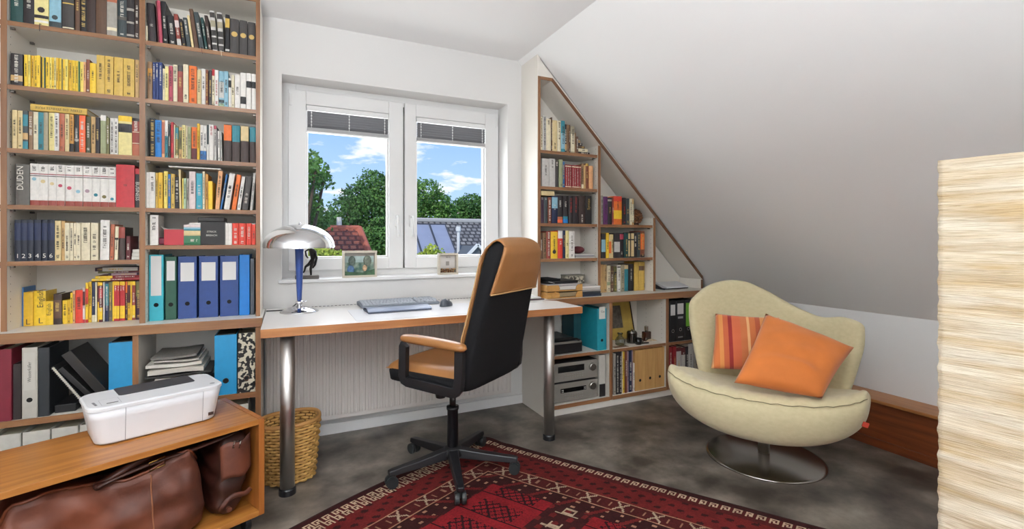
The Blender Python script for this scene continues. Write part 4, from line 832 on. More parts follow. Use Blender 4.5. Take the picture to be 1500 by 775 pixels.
# middle bay, lower shelf
rows = [(33, 50, 0, 'grey', dict(h=.285, t='d')), (51, 75, 0, 'black', dict(h=.295, t='l', tr=(.05, .9))), (76, 94, 0, 'ink', dict(h=.295, t='l', tr=(.05, .9))), (95, 104, 0, 'cream', dict(h=.29)), (105, 117, 0, 'yellow', dict(h=.29)), (118, 134, 0, 'rust', dict(h=.29)), (135, 147, 0, 'mauve', dict(h=.29)), (148, 171, 0, 'navy', dict(h=.295)), (172, 179, 0, 'mauve', dict(h=.29)), (180, 190, 0, 'white', dict(h=.20))]
shelf('lowest shelf beside wooden file boxes', YD, .0708, (892, 435), 5.0, rows, RB[1], .2)
Xf = lambda x: atY(892+x/5.0, HZ, YD)[0]
ply = wood('plywood', 'b88a50', 'd0a468', 'z', .5, 0)
for i, (a, c) in enumerate(((192, 264), (265, 337), (338, 406))):
    magfile(Xf(a), Xf(c), YD, .0708, .29, .22, ply, ['light plywood file box with finger hole next to the books', 'light plywood file box with finger hole between two others', 'light plywood file box with finger hole next to the cabinet upright'][i], 'plywood file boxes', hole=.27 if i else .25, ring=False, top=False)
# third bay binders
og = (970, 430); Sg = 5.54
Xg = lambda x: atY(970+x/Sg, HZ, YD)[0]
bk = bm2('black', '17191c')
binder(Xg(62), Xg(112), YD, .3908, .305, .25, bk, 'slim black binder with white label beside the cabinet upright', 'black binders in the base cabinet', (.64, .90), hole=.26)
binder(Xg(114), Xg(182), YD, .3908, .305, .25, bk, 'wide black binder with white label between two black binders', 'black binders in the base cabinet', (.66, .92), hole=.28, strip=[(.08, .11, mat('strip_grey', '9a9a9a', .5), .28), (.55, .6, mat('strip_grey', '9a9a9a'), .3)])
binder(Xg(185), Xg(240), YD, .3908, .305, .25, bk, 'black binder with bright green label in the base cabinet', 'black binders in the base cabinet', (.34, .92), mat('label_green', '6fae35', .5), hole=.28)
binder(Xg(242), Xg(278), YD, .3908, .30, .25, bm2('brown2', '4a3328'), 'slim brown binder behind the cream armchair back', None, None, hole=None)
rows = [(58, 84, 0, 'drd', H(.28, hard=True)), (86, 114, 0, 'drd', H(.282, hard=True)), (116, 155, 0, 'maroon', H(.27, b=[(.4, .9, 'lgrey')])), (157, 190, 0, 'maroon', H(.265, b=[(.35, .8, 'lgrey')])), (192, 212, 0, 'ink', H(.27)), (214, 257, 0, 'lgrey', H(.285)), (260, 290, 0, 'grey', H(.28)), (292, 330, 0, 'slate', H(.28)), (332, 372, 0, 'ink', H(.27))]
shelf('lowest shelf behind the cream armchair', YD, .0708, og, Sg, rows, RB[2], .2)
# ---- things on the right worktop
oT = (785, 395); ST = 15.0
wood_l = wood('tray_wood', 'b07c3e', 'd0a05c', 'x', .45, .1)
t1 = thing('letter_tray', 'light bentwood two-tier letter tray with folded paper in front of the books', 'letter tray', (1.662, 2.80, WT+.0006))
def tray(z0):
    b = B(); w, d, h = .135, .115, .042; q = .006
    b.box(-w, w, -d, d, 0, q)
    b2 = B()
    def wallp(x0, x1, y0, y1): b.box(x0, x1, y0, y1, q, h)
    wallp(-w, -w+q, -d, d); wallp(w-q, w, -d, d); wallp(-w, w, d-q, d)
    b.prism([(-w, q), (-w*.35, q), (-w*.30, h*.5), (-w*.38, h), (-w, h)], -d, -d+q, 'y'); b.prism([(w*.62, q), (w, q), (w, h), (w*.72, h), (w*.62, h*.5)], -d, -d+q, 'y')
    b.v = [(x, y, z+z0) for x, y, z in b.v]; return b
tray(0).build('lower_tray', wood_l, t1, bevel=.002); tray(.046).build('upper_tray', wood_l, t1, bevel=.002)
B().box(-.012, .012, 0, .004, 0, .045).build('bracket', wood_l, t1, bevel=.001); k = LAST[0]; k.location = (-.105, -.121, .012); k.rotation_euler = (0, math.radians(48), 0)
for k, (c, zz, dd, lb) in enumerate([('8a7a5c', .008, .03, 'tan'), ('c9c4c0', .054, .026, 'pale'), ('b9b2b4', .081, .012, 'upper grey')]):
    tag(B().box(1.66-.120, 1.66+.122, 2.80-.106, 2.80+.10, WT+zz+.001, WT+zz+dd+.0005).build('paper_pile', mat('pile'+c, c, .8, var=.1, vscale=80, stretch=(1, 1, 40)), bevel=.002), f'{lb} sheaf of paper inside the bentwood letter tray', 'paper', 'papers in the letter tray')
t1 = thing('document_wallet', 'black zipped wallet lying on top of the bentwood letter tray', 'wallet', (1.65, 2.81, WT+.0955))
B().box(-.115, .13, -.10, .09, 0, .018).build('body', black_pl, t1, bevel=.006); B().box(-.11, .0, -.085, .09, .0185, .032).build('flap', black_fab, t1, bevel=.006)
b = B().tube([(-.105, -.104, .016), (-.08, -.108, .010), (-.06, -.104, .004)], .003, 6); b.build('zip_pull', mat('zip_silver', 'cfcfcf', .3, metal=.9), t1)
t1 = thing('tin_box', 'small grey patterned tin box behind the letter tray', 'box', (1.875, 2.93, WT+.072)); 
b = B().box(-.075, .075, -.04, .04, 0, .052); b.build('body', mat('tin_pattern', '4b473f', .4, hex2='c4bca8', vscale=60, detail=2, ramp=(.42, .58)), t1, bevel=.003); B().box(-.077, .077, -.042, .042, .0525, .062).build('lid', mat('tin_lid', '8a857a', .4, metal=.5), t1, bevel=.002)
z = WT
for k, (c, th, lb) in enumerate([('2a3140', .018, 'lowest dark blue'), ('262a30', .015, 'black'), ('9a9490', .010, 'grey'), ('cbc5bf', .012, 'pale'), ('ddd8d2', .012, 'topmost white')]):
    tag(B().box(1.803, 1.955-.004*(k % 2), 2.69+.003*k, 2.985, z+.0002, z+th).build('folder', mat('folder'+c, c, .6), bevel=.0015), f'{lb} folder in the pile beside the bentwood letter tray', 'folder', 'folders piled beside the letter tray'); z += th+.0006
t1 = thing('wifi_router', 'flat white router box with dark underside on the worktop under the slope', 'router', (2.74, 2.85, WT))
B().box(-.115, .125, -.055, .09, .004, .010).build('base', black_pl, t1, bevel=.002)
B().prism([(-.06, .010), (.09, .010), (.09, .048), (.06, .05), (-.06, .020)], -.10, .128, 'x').build('shell', white_pl, t1, bevel=.004)
B().prism([(-.05, .0), (.085, .0), (.08, .044)], -.118, -.104, 'x').build('end_cap', black_pl, t1, bevel=.002)
# ================================================================== DESK AND WHAT STANDS ON IT
DT = .762; DX0, DX1, DY0, DY1 = -.105, 1.487, 2.305, 2.97
dk = thing('desk', 'white desk with orange-brown wooden edge and steel tube legs at the window', 'desk', (.7, 2.64, 0)); o_ = (.7, 2.64, 0)
XD2 = 1.54
poly = [(DX0, DY0+.004), (XD2, DY0+.004), (XD2, 2.60), (1.487, 2.652), (1.487, DY1), (DX0, DY1)]
B(o_).prism(poly, .724, DT, 'z').build('top', mat('desk_white', 'e6e2dd', .35), dk)
fe = B(o_); fe.box(DX0, XD2+.003, DY0, DY0+.004, .724, DT); fe.box(XD2, XD2+.003, DY0+.004, 2.60, .724, DT)
fe.build('front_edge', desk_edge, dk, bevel=.001)
for (lx, ly) in ((0.0, 2.378), (1.365, 2.384)):
    lg = B(o_).lathe([(.031, .03), (.031, .724)], (lx, ly, 0), 28).build('leg', steel, dk, smooth=False)
    for p in lg.data.polygons: p.use_smooth = len(p.vertices) == 4
    B(o_).lathe([(.036, 0), (.036, .024), (.032, .03)], (lx, ly, 0), 24).build('leg_foot', black_pl, lg)
    B(o_).lathe([(.045, .716), (.045, .7238)], (lx, ly, 0), 20).build('leg_flange', mat('flange_dark', '2b2b2b', .4), lg)
vs = B(o_)
for k in range(62): vs.box(.10+k*.0215, .114+k*.0215, 2.955, 2.968, DT, DT+.0015)
q = vs.build('vent_slots', mat('slot_dark', '4a4744', .7), dk); q['kind'] = 'stuff'
# radiator
rd = thing('radiator', 'white ribbed panel radiator below the window', 'radiator', (.62, 2.95, .10)); o_ = (.62, 2.95, .10)
radm = mat('radiator_white', 'dcd5cf', .4)
B(o_).box(-.11, 1.372, 2.925, 2.94, .108, .66).build('panel', radm, rd, bevel=.003)
for k in range(44):
    x = -.095+k*.0337
    B(o_).prism([(x-.011, 2.925), (x-.007, 2.919), (x+.007, 2.919), (x+.011, 2.925)], .135, .645, 'z').build('rib', radm, rd)
B(o_).box(-.112, 1.374, 2.915, 2.99, .660, .672).build('top_grille', radm, rd, bevel=.002)
B(o_).box(1.372, 1.376, 2.92, 2.985, .108, .66).build('side_cover', radm, rd); B(o_).box(-.11, 1.372, 2.96, 2.975, .108, .655).build('rear_panel', radm, rd)
b = B(o_); 
for x in (.1, 1.2): b.box(x-.02, x+.02, 2.975, 2.998, .2, .6)
b.build('bracket', radm, rd)
# lamp
t1 = thing('table_lamp', 'chrome mushroom table lamp with tapered blue stem on the desk', 'lamp', (.058, 2.79, DT+.0005))
B().lathe([(.096, 0), (.096, .003), (.088, .009), (.06, .022), (.03, .030), (.018, .033)], n=40).build('base', chrome, t1, smooth=True)
B().lathe([(.012, .033), (.012, .042), (.020, .046), (.022, .052), (.018, .058), (.010, .062)], n=24).build('collar', chrome, t1, smooth=True)
B().lathe([(.0115, .060), (.0135, .10), (.0215, .31), (.0225, .335), (.021, .337)], n=28).build('stem', mat('lamp_blue', '1b3f86', .35, coat=.4), t1, smooth=True)
B().lathe([(.006, .337), (.006, .385)], n=14).build('neck', mat('lamp_neck', '6b6b70', .25, metal=1), t1)
pr = [(.177*math.cos(a), .345+.003+.118*math.sin(a)) for a in [i*PI/2/12 for i in range(13)]]
pr = [(.178, .347)]+[(r, z+.004) for r, z in pr[:-1]]+[(.004, .470)]
inn = [(max(.003, r-.003), z-.004) for r, z in reversed(pr)]
B().lathe(pr+inn, n=56, cap=False).build('shade', mat('shade_chrome', 'd9d9db', .12, metal=1), t1, smooth=True)
B().lathe([(.006, .470), (.007, .474), (.003, .480)], n=12).build('finial', chrome, t1, smooth=True)
B().tube([(-.01, .02, .045), (-.05, .05, .008), (-.09, .07, .004), (-.16, .08, .003)], .003, 6).build('power_cord', black_pl, t1, smooth=True)
B().tube([(.015, .0, .052), (.03, -.01, .056), (.036, -.012, .056)], .004, 6).build('switch', chrome, t1, smooth=True)
# desk mat, keyboard, wrist rest, mouse
tag(B().box(.296, .98, 2.345, 2.735, DT+.0002, DT+.002).build('desk_mat', mat('mat_white', 'e4e4e6', .3), bevel=.0008), 'thin translucent white desk mat under the wrist rest', 'desk mat')
kb = thing('keyboard', 'grey computer keyboard with pale keys behind the wrist rest', 'keyboard', (.60, 2.845, DT+.0005), math.radians(2))
B().prism([(-.085, .002), (.085, .002), (.085, .024), (.07, .026), (-.08, .013)], -.228, .228, 'x').build('body', mat('kb_grey', '6d737c', .45), kb, bevel=.003)
kk = B(); rr = random.Random(5)
for r_ in range(6):
    x = -.218
    y = -.068+r_*.0235+(.006 if r_ == 5 else 0)
    while x < .205:
        w = .0165 if rr.random() > .12 else .024
        if abs(x-.085) < .009 or abs(x-.13) < .006: x += .012; continue
        if r_ == 0 and -.13 < x < -.02: w = .1
        z0 = .0135+(y+.08)/.15*.0125; kk.prism([(x, y), (x+w, y), (x+w, y+.0185), (x, y+.0185)], z0, z0+.006, 'z'); x += w+.0028
o = kk.build('keys', mat('key_pale', 'b4b9c0', .5), kb); o['kind'] = 'stuff'
wr = thing('wrist_rest', 'blue-grey padded wrist rest lying before the keyboard', 'wrist rest', (.545, 2.615, DT+.0025), math.radians(2))
def wrf(u, v):
    x = -.17+.34*u; y = -.075+.15*v; return (x, y, .010+.012*math.sin(PI*min(1, v*1.1))**.6*(.85+.15*math.cos(u*2*PI)))
B().grid(wrf, 24, 10).build('pad', mat('rest_grey', '77839a', .4), wr, smooth=True); B().box(-.17, .17, -.075, .075, 0, .0105).build('base', mat('rest_base', '4a5160', .5), wr, bevel=.003)
ms = thing('mouse', 'dark grey computer mouse on the desk beside the keyboard', 'mouse', (.835, 2.66, DT+.0005), math.radians(-50))
def msf(u, v):
    a = 2*PI*u; th = v*PI/2; rx = .030*math.cos(th)**.5; ry = .052*math.cos(th)**.5
    return (rx*math.cos(a), ry*math.sin(a), .002+.034*math.sin(th)*(1-.25*math.sin(a)))
B().grid(msf, 24, 8).build('shell', mat('mouse_grey', '454a52', .35), ms, smooth=True); B().box(-.003, .003, .018, .034, .026, .034).build('wheel', mat('mouse_wheel', '1c1e22', .5), ms, bevel=.002)
B().tube([(-.026, -.02, .016), (-.031, .0, .018), (-.026, .025, .014)], .004, 6).build('side_trim', mat('mouse_trim', 'c2c6cc', .3), ms)
# sill pictures
fr = mat('box_frame_wood', 'c9bfae', .6, var=.06)
def boxframe(x0, x1, z0, z1, y, label):
    t = thing('box_frame', label, 'picture', ((x0+x1)/2, y, z0)); w = (x1-x0)/2; h = z1-z0; q = .0125
    b = B(); b.box(-w, -w+q, 0, .03, 0, h); b.box(w-q, w, 0, .03, 0, h); b.box(-w+q, w-q, 0, .03, 0, q); b.box(-w+q, w-q, 0, .03, h-q, h); b.build('frame', fr, t, bevel=.001)
    B().box(-w+q, w-q, .026, .03, q, h-q).build('backing', mat('backing_grey', '9a948c', .7), t)
    return t, w-q, h-q
t1, w, h = boxframe(.297, .497, .9215, 1.082, 2.985, 'pale box frame with a layered green landscape picture on the sill')
land = mat('landscape_print', '31584c', .6, hex2='9fae9c', vscale=26, detail=4, ramp=(.35, .65))
B().box(-w+.004, w-.004, .024, .0258, .014, .10).build('landscape', land, t1)
B().box(-w+.004, w-.004, .0235, .0258, .09, .128).build('sky_strip', mat('print_sky', 'a9bcb8', .6, var=.15, vscale=30), t1)
for (cx_, cz_, s_, c_) in ((-.045, .10, .03, '55635a'), (.045, .10, .034, '6a7264'), (-.052, .045, .03, '4f6f96'), (.03, .055, .02, 'c9a884')):
    B().ball((cx_, .018, cz_), s_, 10, 6, (.7, .15, 1)).build('cutout', mat('cut'+c_, c_, .6, var=.3, vscale=70), t1, smooth=True)
B().prism([(-w, .0128), (w, .0128), (w, .05), (.02, .028), (-w, .036)], .012, .016, 'y').build('green_bank', mat('bank_green', '3d5a40', .7, var=.3, vscale=40), t1)
t1, w, h = boxframe(.886, 1.02, .9215, 1.060, 2.985, 'small pale box frame with brown beads at its bottom')
B().box(-w+.001, w-.001, .024, .0258, .04, h-.004).build('print', mat('print_pale', 'cfcac4', .7), t1)
letters(.012, .05, .1, .9, random.Random(4), .8).build('lettering', mat('print_grey2', '77716c', .7), t1); k = LAST[0]; k.location = (-.024, .0238, .112); k.rotation_euler = (0, PI/2, 0)
b = B(); rr = random.Random(8)
for k in range(46): b.ball((rr.uniform(-w+.007, w-.007), rr.uniform(.008, .022), .017+.0045*rr.randrange(5)), .0055, 7, 4)
o = b.build('beads', mat('bead_brown', '5c3420', .5, hex2='b08858', vscale=90, detail=0), t1, smooth=True); o['kind'] = 'stuff'
B().box(-.01, .012, .0225, .024, .058, .085).build('small_motif', mat('motif_grey', '8a857e', .7), t1)
# bronze figure
t1 = thing('bronze_figure', 'small dark bronze dancing figure on a flat block on the sill', 'figurine', (.125, 3.015, .9215))
B().box(-.085, .042, -.03, .03, 0, .020).build('block', mat('block_stone', '5a544e', .5), t1, bevel=.002)
bz = mat('bronze_dark', '2c2a28', .35, metal=.7)
fg = B()
fg.tube([(.0, 0, .02), (-.002, 0, .055), (.008, .0, .095), (.012, 0, .12)], [.005, .008, .011, .013], 8)
fg.tube([(.012, 0, .118), (-.01, 0, .085), (-.03, 0, .07), (-.036, 0, .045), (-.042, 0, .035)], [.012, .010, .007, .005, .004], 8)
fg.tube([(.012, 0, .115), (.008, 0, .145), (.0, 0, .172), (.002, 0, .182)], [.013, .016, .014, .006], 10)
fg.ball((.0, 0, .197), .013, 10, 8)
fg.tube([(.012, 0, .172), (.026, -.004, .155), (.022, -.01, .125)], [.006, .005, .004], 7); fg.tube([(-.012, 0, .172), (-.030, 0, .16), (-.026, -.004, .135), (-.016, -.008, .12)], [.006, .005, .005, .004], 7)
fg.tube([(.02, .01, .165), (.03, .012, .12), (.022, .01, .08), (.010, .008, .06)], [.006, .008, .006, .003], 7)
fg.build('figure', bz, t1, smooth=True)
t1 = thing('wire_figure', 'tiny dark figure with thin wire on the sill behind the office chair', 'figurine', (1.235, 3.05, .9215))
B().lathe([(.02, 0), (.018, .01)], n=14).build('foot', bz, t1); B().tube([(-.03, 0, .0), (-.032, 0, .12), (-.036, 0, .17)], .0018, 5).build('wire', bz, t1)
b = B().tube([(0, 0, .01), (.002, 0, .07), (-.003, 0, .11)], [.006, .007, .004], 7); b.ball((0, 0, .14), .013, 8, 6, (.8, .8, 1.3)); b.ball((.002, 0, .10), .009, 8, 6); b.build('figure', bz, t1, smooth=True)
# papers and pens at the right end of the desk
for k, (c, dx, lb) in enumerate([('d9d6d2', 0, 'lower white'), ('5a4a4e', .012, 'dark maroon'), ('dcdad6', -.006, 'upper white')]):
    tag(B().box(1.28+dx, 1.45+dx, 2.60+k*.01, 2.80+k*.01, DT+.0003+k*.009, DT+.0085+k*.009).build('notepad', mat('np'+c, c, .6), bevel=.001), lb+' notepad in the small pile behind the office chair', 'notepad', 'notepads behind the office chair')
tag(B().tube([(1.30, 2.63, DT+.034), (1.40, 2.70, DT+.034), (1.405, 2.704, DT+.034)], [.005, .005, .002], 8).build('pen', black_pl), 'black pen lying on the notepads behind the office chair', 'pen')
# ================================================================== BASKET
wick = mat('wicker', 'b08545', .6, hex2='c99d58', vscale=30, detail=2)
bk_ = thing('wicker_basket', 'tapered wicker waste basket behind the front desk leg', 'basket', (.012, 2.535, 0))
def bring(z, dr=0, n=72):
    s = (.80+.20*(z/.30)); 
    return [((.132*s+dr)*math.copysign(abs(math.cos(a))**.8, math.cos(a)), (.112*s+dr)*math.copysign(abs(math.sin(a))**.8, math.sin(a)), z) for a in [2*PI*k/n for k in range(n)]]
def rimz(p): return p[2]+.006*max(0, min(1, (p[0]+.02)/.15))*(p[2]/.29)
b = B()
for r_ in range(19):
    z = .012+r_*.0144; ring = bring(z)
    for par in (0,):
        pts = []
        for k, p in enumerate(ring):
            w_ = .0062*math.sin(k*PI/2.25+PI*(r_+par)); q = math.hypot(p[0], p[1]); pts.append((p[0]*(1+w_/q), p[1]*(1+w_/q), rimz((p[0], p[1], z+(.008 if par else 0)))))
        b.tube(pts, .0072, 6, closed=True)
b.build('woven_wall', wick, bk_, smooth=True)
B().tube([(p[0], p[1], rimz(p)) for p in bring(.282)], .010, 8, closed=True).build('rim', mat('wicker_rim', 'a87a42', .6), bk_, smooth=True)
B().lathe([(.005, .004), (.085, .004), (.085, .010)], n=32).build('bottom', wick, bk_)
B().add([(p[0]*.985, p[1]*.985, rimz(p)-.003) for p in bring(.01)+bring(.275)], [(k, (k+1) % 72, 72+(k+1) % 72, 72+k) for k in range(72)]).build('lining', mat('wicker_dark', '6b4a24', .8), bk_)
# ================================================================== TROLLEY, PRINTER, BAGS
A26 = math.atan2(.44, .898)
tr = thing('trolley', 'low teak trolley on castors with open front holding leather bags', 'trolley', (-.082, 2.125, 0), A26)
TL, TD, TZ0, TZ1 = 1.05, .385, .062, .442
B().box(-TL, -.022, 0, TD, TZ1-.021, TZ1).build('top', teak_x, tr, bevel=.0015); B().box(-TL, -.022, 0, TD, TZ0, TZ0+.021).build('bottom', teak_x, tr, bevel=.0015)
B().box(-.0215, 0, 0, TD, TZ0, TZ1).build('side', teak_z, tr, bevel=.0015); B().box(-TL-.022, -TL-.0005, 0, TD, TZ0, TZ1).build('side', teak_z, tr, bevel=.0015)
B().box(-TL, -.022, TD-.012, TD, TZ0+.021, TZ1-.021).build('back', mat('teak_back', '3f2716', .6), tr)
for x in (-.05, -TL+.03):
    for y in (.05, TD-.05):
        c = B().lathe([(.03, -.011), (.03, .011)], n=20); c.v = [(z_+x, y+yy, .0305+xx) for xx, yy, z_ in c.v]; cw_ = c.build('caster', black_pl, tr, bevel=.003)
        B().box(x-.018, x+.018, y-.018, y+.018, .050, .0625).build('caster_fork', black_pl, cw_, bevel=.003)
pr_ = thing('printer', 'white inkjet printer with dark top flap on the teak trolley', 'printer', (-.418, 2.125, TZ1+.0005), math.radians(23))
def rr_(w0, w1, y0, y1, r, z, n=5):
    pts = []
    for (cx_, cy_, a0) in ((w1-r, y1-r, 0), (w0+r, y1-r, PI/2), (w0+r, y0+r, PI), (w1-r, y0+r, 1.5*PI)):
        for k in range(n): a = a0+PI/2*k/(n-1); pts.append((cx_+r*math.cos(a), cy_+r*math.sin(a), z))
    return pts
def lerp_ring(z):
    f = z/.135; g = .024*(1-f)
    return rr_(-.205+g, .205-g, -.012+g*.6, .225, .045, z)
B().loft([lerp_ring(z) for z in (.004, .01, .05, .09, .122)]).build('body', white_pl, pr_, smooth=False)
for p in LAST[0].data.polygons: p.use_smooth = len(p.vertices) == 4
B().loft([rr_(-.2055, .2055, -.0125, .2255, .045, .1225), rr_(-.2055, .2055, -.0125, .2255, .045, .132), rr_(-.2, .2, -.007, .22, .042, .136)]).build('lid', mat('printer_lid', 'e6e7e9', .35), pr_)
B().loft([rr_(-.105, .135, .105, .224, .012, .1362, 4), rr_(-.105, .135, .105, .224, .012, .1385, 4)]).build('paper_flap', mat('flap_dark', '3c3d42', .45), pr_, bevel=.001)
pg = mat('printer_gap', '77777a', .6)
b = B()
for x in (-.105, .130): b.add([(x, -.0005-.0142*(1-zz/.135), zz) if 0 else (x, -.0128+.024*(1-zz/.135)*.6-.0004, zz) for zz in (.006, .121)]+[(x+.0014, -.0128+.024*(1-zz/.135)*.6-.0004, zz) for zz in (.121, .006)], [(0, 1, 2, 3)])
b.build('panel_gaps', pg, pr_, recalc=False)
b = B()
for (ya, yb) in ((.018, .0192), (.095, .0962)): b.add([(-.165, ya, .1363), (-.112, ya, .1363), (-.112, yb, .1363), (-.165, yb, .1363)], [(0, 1, 2, 3)])
for xa in (-.165, -.112): b.add([(xa, .018, .1363), (xa+.0012, .018, .1363), (xa+.0012, .095, .1363), (xa, .095, .1363)], [(0, 1, 2, 3)])
b.build('panel_outline', mat('outline_grey', 'b5b5b8', .5), pr_, recalc=False)
B().box(-.150, -.118, .030, .037, .1362, .1368).build('status_display', mat('disp', '4a4a4c', .3), pr_)
for k in range(4): B().lathe([(.0042, .1362), (.0042, .1367)], (-.178-.001*k, .035+k*.0125, 0), 10).build('button', mat('btn_dark', '55565a', .4), pr_)
B().lathe([(.009, .1362), (.0085, .1366)], (.172, .028, 0), 16).build('brand_oval', mat('oval_grey', '9b9b9f', .3), pr_)
B().box(.150, .168, -.0022, -.0010, .020, .032).build('brand_tag', mat('tag_brown', '3a2c28', .4), pr_); k = LAST[0]; k.rotation_euler = (0, 0, 0); k.location = (0, 0, .0)
# bags
lea = mat('bag_leather', '3a1a10', .58, hex2='7a4028', vscale=5, detail=6, ramp=(.32, .72), bump=.35, bscale=18, bdist=.012)
lead = mat('bag_leather_dark', '24110c', .48, hex2='50281a', vscale=8, detail=4, ramp=(.3, .75), bump=.2, bscale=25, bdist=.008)
bg_ = thing('duffel_bag', 'large brown leather duffel bag lying inside the teak trolley', 'bag', (-.082, 2.125, TZ0+.0215), A26)
def bagtop(x): return interp(x, [-.75, -.70, -.62, -.50, -.42, -.36, -.28, -.20], [.22, .285, .295, .268, .258, .266, .297, .325])
def bagf(u, v):
    """u round the section (0 = back bottom, through front), v along the length"""
    x = -.745+.55*v; e = min(1, (min(v, 1-v)/.10+.02))**.45
    top = bagtop(x)*(.35+.65*e); yf = .030+.05*(1-e)+.012*math.sin(x*9); yb = .30-.06*(1-e)
    sec = [(yb, .0), (yf+.06, .0), (yf+.012, .02), (yf-.012, .09), (yf-.006, top*.6), (yf+.014, top-.02), (yf+.032, top), (yf+.060, top-.012), (yf+.11, top-.055), (yb-.05, top-.03), (yb, top*.8), (yb, .0)]
    t_ = u*(len(sec)-1); k = min(int(t_), len(sec)-2); f_ = t_-k; f_ = f_
    y = sec[k][0]*(1-f_)+sec[k+1][0]*f_; z = sec[k][1]*(1-f_)+sec[k+1][1]*f_
    w_ = .0075*math.sin(x*31+z*40)+.006*math.sin(x*17-z*55+1)+.004*math.sin(x*61+z*23)
    if z > .004: y += w_*e*(1 if y < .12 else 0)
    return (x, y, z)
B().grid(bagf, 44, 60).build('body', lea, bg_, smooth=True)
B().tube([(lambda q: (q[0], q[1], q[2]+.002))(bagf(6/11, .06+.90*k/40)) for k in range(41)], .0055, 6).build('top_piping', mat('bag_piping', '6b3620', .4), bg_, smooth=True)
B().tube([(-.50+.15*t, .075-.02*math.sin(PI*t), .262+.055*t+.012*math.sin(PI*t)) for t in [k/12 for k in range(13)]], .012, 8, sx=1.5).build('handle', lead, bg_, smooth=True)
B().tube([(-.50+.42*t, .052, .272+.05*t+.006*math.sin(t*6)) for t in [k/14 for k in range(15)]], .0065, 8, sx=2.4).build('strap', lead, bg_, smooth=True)
bx = B().tube([(-.345+dx, .030, .296+dz) for dx, dz in ((-.022, -.020), (.022, -.013), (.022, .016), (-.022, .009))], .0028, 6, closed=True); bx.build('buckle', mat('brass', 'b5904e', .25, metal=1), bg_, smooth=True)
def seam(k):
    x, y, z = bagf((1.6+k*.22)/11, .70); return x, y-.002, z
B().tube([seam(k) for k in range(0, 19)], .0022, 5).build('seam', mat('seam_tan', '8a5535', .6), bg_, smooth=True)
b2 = thing('satchel', 'small dark brown leather satchel with buckled flap beside the duffel bag', 'bag', (-.082, 2.125, TZ0+.0215), A26)
def satf(u, v):
    a = 2*PI*u; ca, sa = math.cos(a), math.sin(a); s = -1+2*v; env = (1-abs(s)**4)**.5
    x = -.098+.060*math.copysign(abs(ca)**.55, ca)*(.55+.45*env)+.012*s; y = .17+.135*math.copysign(abs(sa)**.6, sa)*(.6+.4*env)
    z = .155+.153*s+.010*math.sin(5*a)*env
    return (x+.004*math.sin(13*s+2*a)*env, y+.006*math.sin(9*s)*env, max(.001, z))
B().grid(satf, 36, 24).build('body', lead, b2, smooth=True)
def flp(u, v): x = -.150+.105*u; return (x, .028-.020*math.sin(PI*u)-.010*v, .285-.13*v+.02*u+.008*math.sin(7*u))
B().grid(flp, 10, 8).build('flap', lea, b2, smooth=True, solid=.005)
B().tube([(-.10+.016*math.cos(a), .006, .285+.018*math.sin(a)) for a in [k*PI/2+.5 for k in range(4)]], .003, 6, closed=True).build('buckle', mat('buckle_steel', 'b0aca4', .25, metal=1), b2, smooth=True)
B().tube([(-.155+.11*t, .020-.012*math.sin(PI*t), .05+.06*t+.02*math.sin(5*t)) for t in [k/9 for k in range(10)]], [.010]*10, 8, sx=.6).build('strap', lea, b2, smooth=True)
B().lathe([(.009, 0), (.009, .012)], n=14).build('tube_end', lea, b2); k = LAST[0]; k.rotation_euler = (PI/2, 0, 0); k.location = (-.125, .02, .045)
# ================================================================== RUG
RC = np.array([1.00, 2.575]); a1, a2 = math.radians(27.2), math.radians(57.0)
E1 = np.array([-math.cos(a1), -math.sin(a1)]); E2 = np.array([math.cos(a2), -math.sin(a2)])
RP, RQ = 1.95, 2.75                       # size along E1 (p) and E2 (q)
cs = .0065; NP_, NQ = int(RP/cs), int(RQ/cs)
p = (np.arange(NP_)+.5)*cs; q = (np.arange(NQ)+.5)*cs
P, Q = np.meshgrid(p, q, indexing='ij')
def hx(h): return np.array(lin(h)[:3])
DK, RD, BR, FD, WH, TN, BK = hx('32100f'), hx('641a18'), hx('4c1614'), hx('7e181d'), hx('cbb194'), hx('a57a60'), hx('1c080a')
img = np.zeros((NP_, NQ, 3)); img[:] = BR
noise = RNG.random((NP_, NQ))
n2 = np.kron(RNG.random((NP_//6+1, NQ//6+1)), np.ones((6, 6)))[:NP_, :NQ]
pe, qe = np.minimum(P, RP-P), np.minimum(Q, RQ-Q)           # distances from the long/short edges
dist = np.minimum(pe, qe)
side_q = qe < pe                                            # nearest edge is a q-edge (E1 directed)
s_al = np.where(side_q, P, Q)                               # coordinate along that edge
img[dist < .03] = DK
band = (dist > .10) & (dist < .235); img[band] = RD
mot = band & (np.sin(s_al*70)*np.sin(dist*90+s_al*20) > .55); img[mot] = DK
def key(d0, sz, sel, ph):
    """row of hooked key motifs"""
    lx = ((s_al+ph) % sz)/sz; ly = (dist-d0)/(sz*.82)
    inside = sel & (ly >= 0) & (ly < 1)
    gx = np.floor(lx*7).astype(int); gy = np.floor(ly*6).astype(int)
    pat = np.zeros((7, 6), bool)
    for (x, y) in ((0, 0), (1, 0), (2, 0), (3, 0), (4, 0), (4, 1), (4, 2), (4, 3), (4, 4), (3, 4), (2, 4), (2, 3), (2, 2), (0, 1), (0, 2), (0, 3), (0, 4), (0, 5), (1, 2)): pat[x, y] = True
    m = inside & pat[np.clip(gx, 0, 6), np.clip(gy, 0, 5)]
    img[m] = WH*.85
key(.034, .044, np.ones_like(side_q), 0.0)
key(.074, .044, side_q, .022)
xb = (dist > .235) & (dist < .315); img[xb] = BR*.9
for d0 in (.235, .311): img[(dist > d0) & (dist < d0+.006)] = TN*.9
lx = (s_al % .15)/.15-.5; ly = (dist-.275)/.036
cross = xb & (np.abs(np.abs(lx*5.2)-np.abs(ly)) < .20) & (np.abs(lx) < .19) & (np.abs(ly) < 1.0); img[cross] = WH*.62
